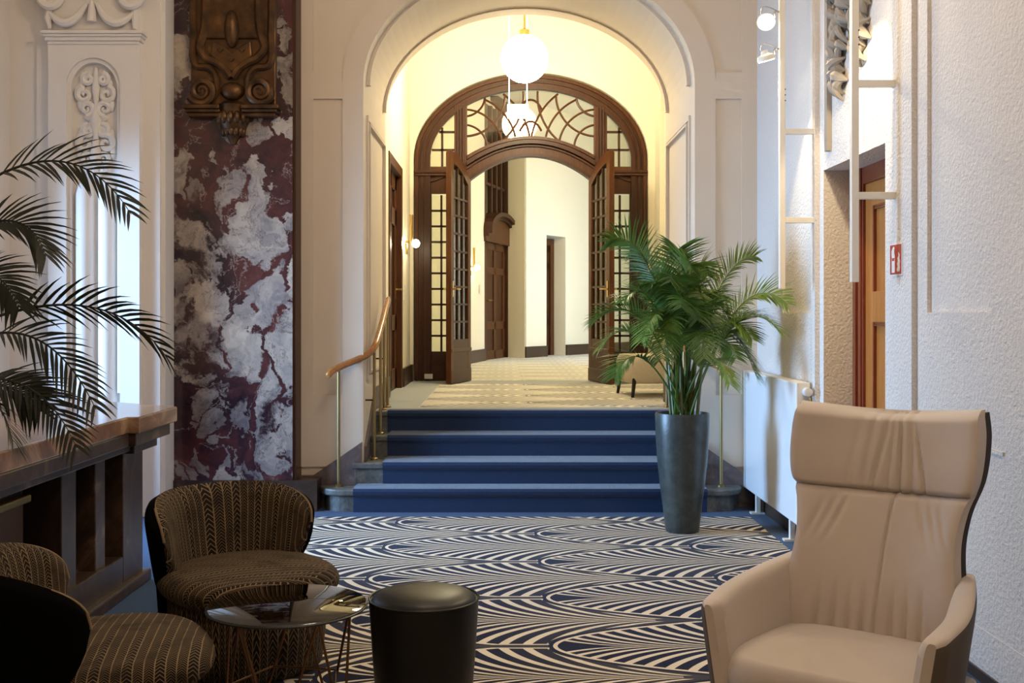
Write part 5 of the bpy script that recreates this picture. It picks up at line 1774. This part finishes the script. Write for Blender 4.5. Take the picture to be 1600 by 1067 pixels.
cushion(0.0, TS, 110, 70, 'backrest', 'suede')
cushion(TS, 1.0, 110, 50, 'headrest', 'suede')
mb = MB()
sh_f = lambda u, v: tuple(Vector(back_front(-1 + 2 * u, v * 0.985)).lerp(Vector(backside(-1 + 2 * u, v * 0.985)), 0.74))
sh_b = lambda u, v: backside((-1 + 2 * u) * 1.02, v * 0.985)
mb.grid(sh_f, 40, 30)
o_ = len(mb.v)
mb.grid(sh_b, 40, 30)
for i in range(40):
    mb.f += [(i, i + 1, o_ + i + 1, o_ + i), (30 * 41 + i, 30 * 41 + i + 1, o_ + 30 * 41 + i + 1, o_ + 30 * 41 + i)]
for j in range(30):
    mb.f += [(j * 41, (j + 1) * 41, o_ + (j + 1) * 41, o_ + j * 41), (j * 41 + 40, (j + 1) * 41 + 40, o_ + (j + 1) * 41 + 40, o_ + j * 41 + 40)]
mb.grid(lambda u, v: backside((-1 + 2 * u) * 0.98, -0.20 + 0.22 * v), 40, 4)
mb.build('back_shell', 'shell_brown', ac, smooth=True, local=True)


# arms: slabs with rounded tops, sweeping down and outward to the front
def arm(s_):
    mb = MB()
    n, st_ = 20, 26
    def fn(u, v):
        y = 0.30 - 0.62 * v
        h = lerp_tab(v, [(0, 0.60), (0.25, 0.585), (0.55, 0.562), (0.8, 0.545), (1.0, 0.530)])
        xo = lerp_tab(v, [(0, 0.315), (0.3, 0.365), (0.65, 0.400), (1.0, 0.390)])
        th = lerp_tab(v, [(0, 0.06), (0.3, 0.085), (1.0, 0.085)])
        e = 1.0
        if v > 0.94:
            e = max(0.05, math.sqrt(max(0.0, 1 - ((v - 0.94) / 0.06) ** 2)) * 0.6 + 0.4)
        z0 = 0.20
        a = 2 * PI * u
        cx = abs(math.cos(a)) ** 0.55 * (1 if math.cos(a) > 0 else -1)
        cz = abs(math.sin(a)) ** 0.28 * (1 if math.sin(a) > 0 else -1)
        lean = 0.03 * ((z0 + (h - z0) * (cz + 1) / 2) - 0.4) / 0.2
        return (s_ * (xo - th / 2 + th / 2 * cx * e + lean - 0.015), y, (z0 + h) / 2 + (h - z0) / 2 * cz * (1 if e == 1 else 0.94 + 0.06 * e))
    uo = 0.135
    mb.grid(lambda u, v: fn(uo + (1 - 2 * uo) * u, v), n * 2, st_)
    w = n * 2 + 1
    mb.f.append(tuple(range(w)))
    mb.f.append(tuple(st_ * w + i for i in range(w)))
    mb.build('armrest', 'suede', ac, smooth=True, local=True)
    sh = MB().grid(lambda u, v: fn(-uo + 2 * uo * u, v), 12, st_)
    sh.f.append(tuple(range(13)))
    sh.f.append(tuple(st_ * 13 + i for i in range(13)))
    sh.build('arm_shell', 'shell_taupe', ac, smooth=True, local=True)


arm(-1)
arm(1)
# seat cushion
def seatf(u, v):
    a = 2 * PI * u
    px, py = se_plan(a, 4.5)
    if v < 0.5:
        b_ = -PI / 2 + PI * v / 0.5
        r_, z = 0.88 + 0.12 * math.cos(b_), 0.30 + 0.075 * math.sin(b_)
    else:
        f_ = (v - 0.5) / 0.5
        r_, z = 0.88 * (1 - f_) + 0.001, 0.375 + 0.03 * (1 - (1 - f_) ** 2)
    return (px * 0.325 * r_, py * 0.30 * r_ - 0.06, z)
MB().grid(seatf, 64, 36, None, True).build('seat', 'suede', ac, smooth=True, local=True)
MB().prism([(-0.34, -0.28), (0.34, -0.28), (0.34, 0.26), (0.2, 0.33), (-0.2, 0.33), (-0.34, 0.26)], 'XY', 0.20, 0.27).build('seat_frame', 'suede', ac, local=True, bevel=0.02)
MB().lathe([(0.03, 0.03), (0.03, 0.21)], (0, 0, 0), 20).build('swivel_column', 'black_metal', ac, smooth=True, local=True)
for i in range(4):
    a = PI / 4 + i * PI / 2
    MB().bar((0, 0, 0.03), (0.30 * math.cos(a), 0.30 * math.sin(a), 0.012), 0.045, 0.024).build('base_foot', 'black_metal', ac, local=True, bevel=0.004)

# ================================================================== CREAM CHAIR IN THE HALL
hc = thing('lounge_chair', (1.42, 10.60, ZU), 'small cream wool armchair on dark legs, in the hall behind the palm', 'armchair', R(-82))
def blob(w, d, h, z0, y0, p_=5.0):
    def fn(u, v):
        px, py = se_plan(2 * PI * u, p_)
        a = -PI / 2 + PI * v
        r_ = 0.86 + 0.14 * math.cos(a) if 0.02 < v < 0.98 else 0.4
        return (px * w / 2 * r_, py * d / 2 * r_ + y0, z0 + h / 2 + h / 2 * math.sin(a))
    return fn
def blobmesh(*a):
    mb = MB(); mb.grid(blob(*a), 40, 16, None, True)
    mb.f += [tuple(range(40)), tuple(16 * 40 + i for i in range(40))]
    return mb
blobmesh(0.66, 0.62, 0.27, 0.13, 0.0).build('seat', 'wool_cream', hc, smooth=True, local=True)
blobmesh(0.68, 0.16, 0.34, 0.30, 0.26, 4.0).build('backrest', 'wool_cream', hc, smooth=True, local=True)
for x in (-0.27, 0.27):
    for y in (-0.24, 0.24):
        MB().tube([(x, y, 0.18), (x * 1.08, y * 1.1, 0.0)], [0.022, 0.014], 10).build('leg', 'black_metal', hc, smooth=True, local=True)
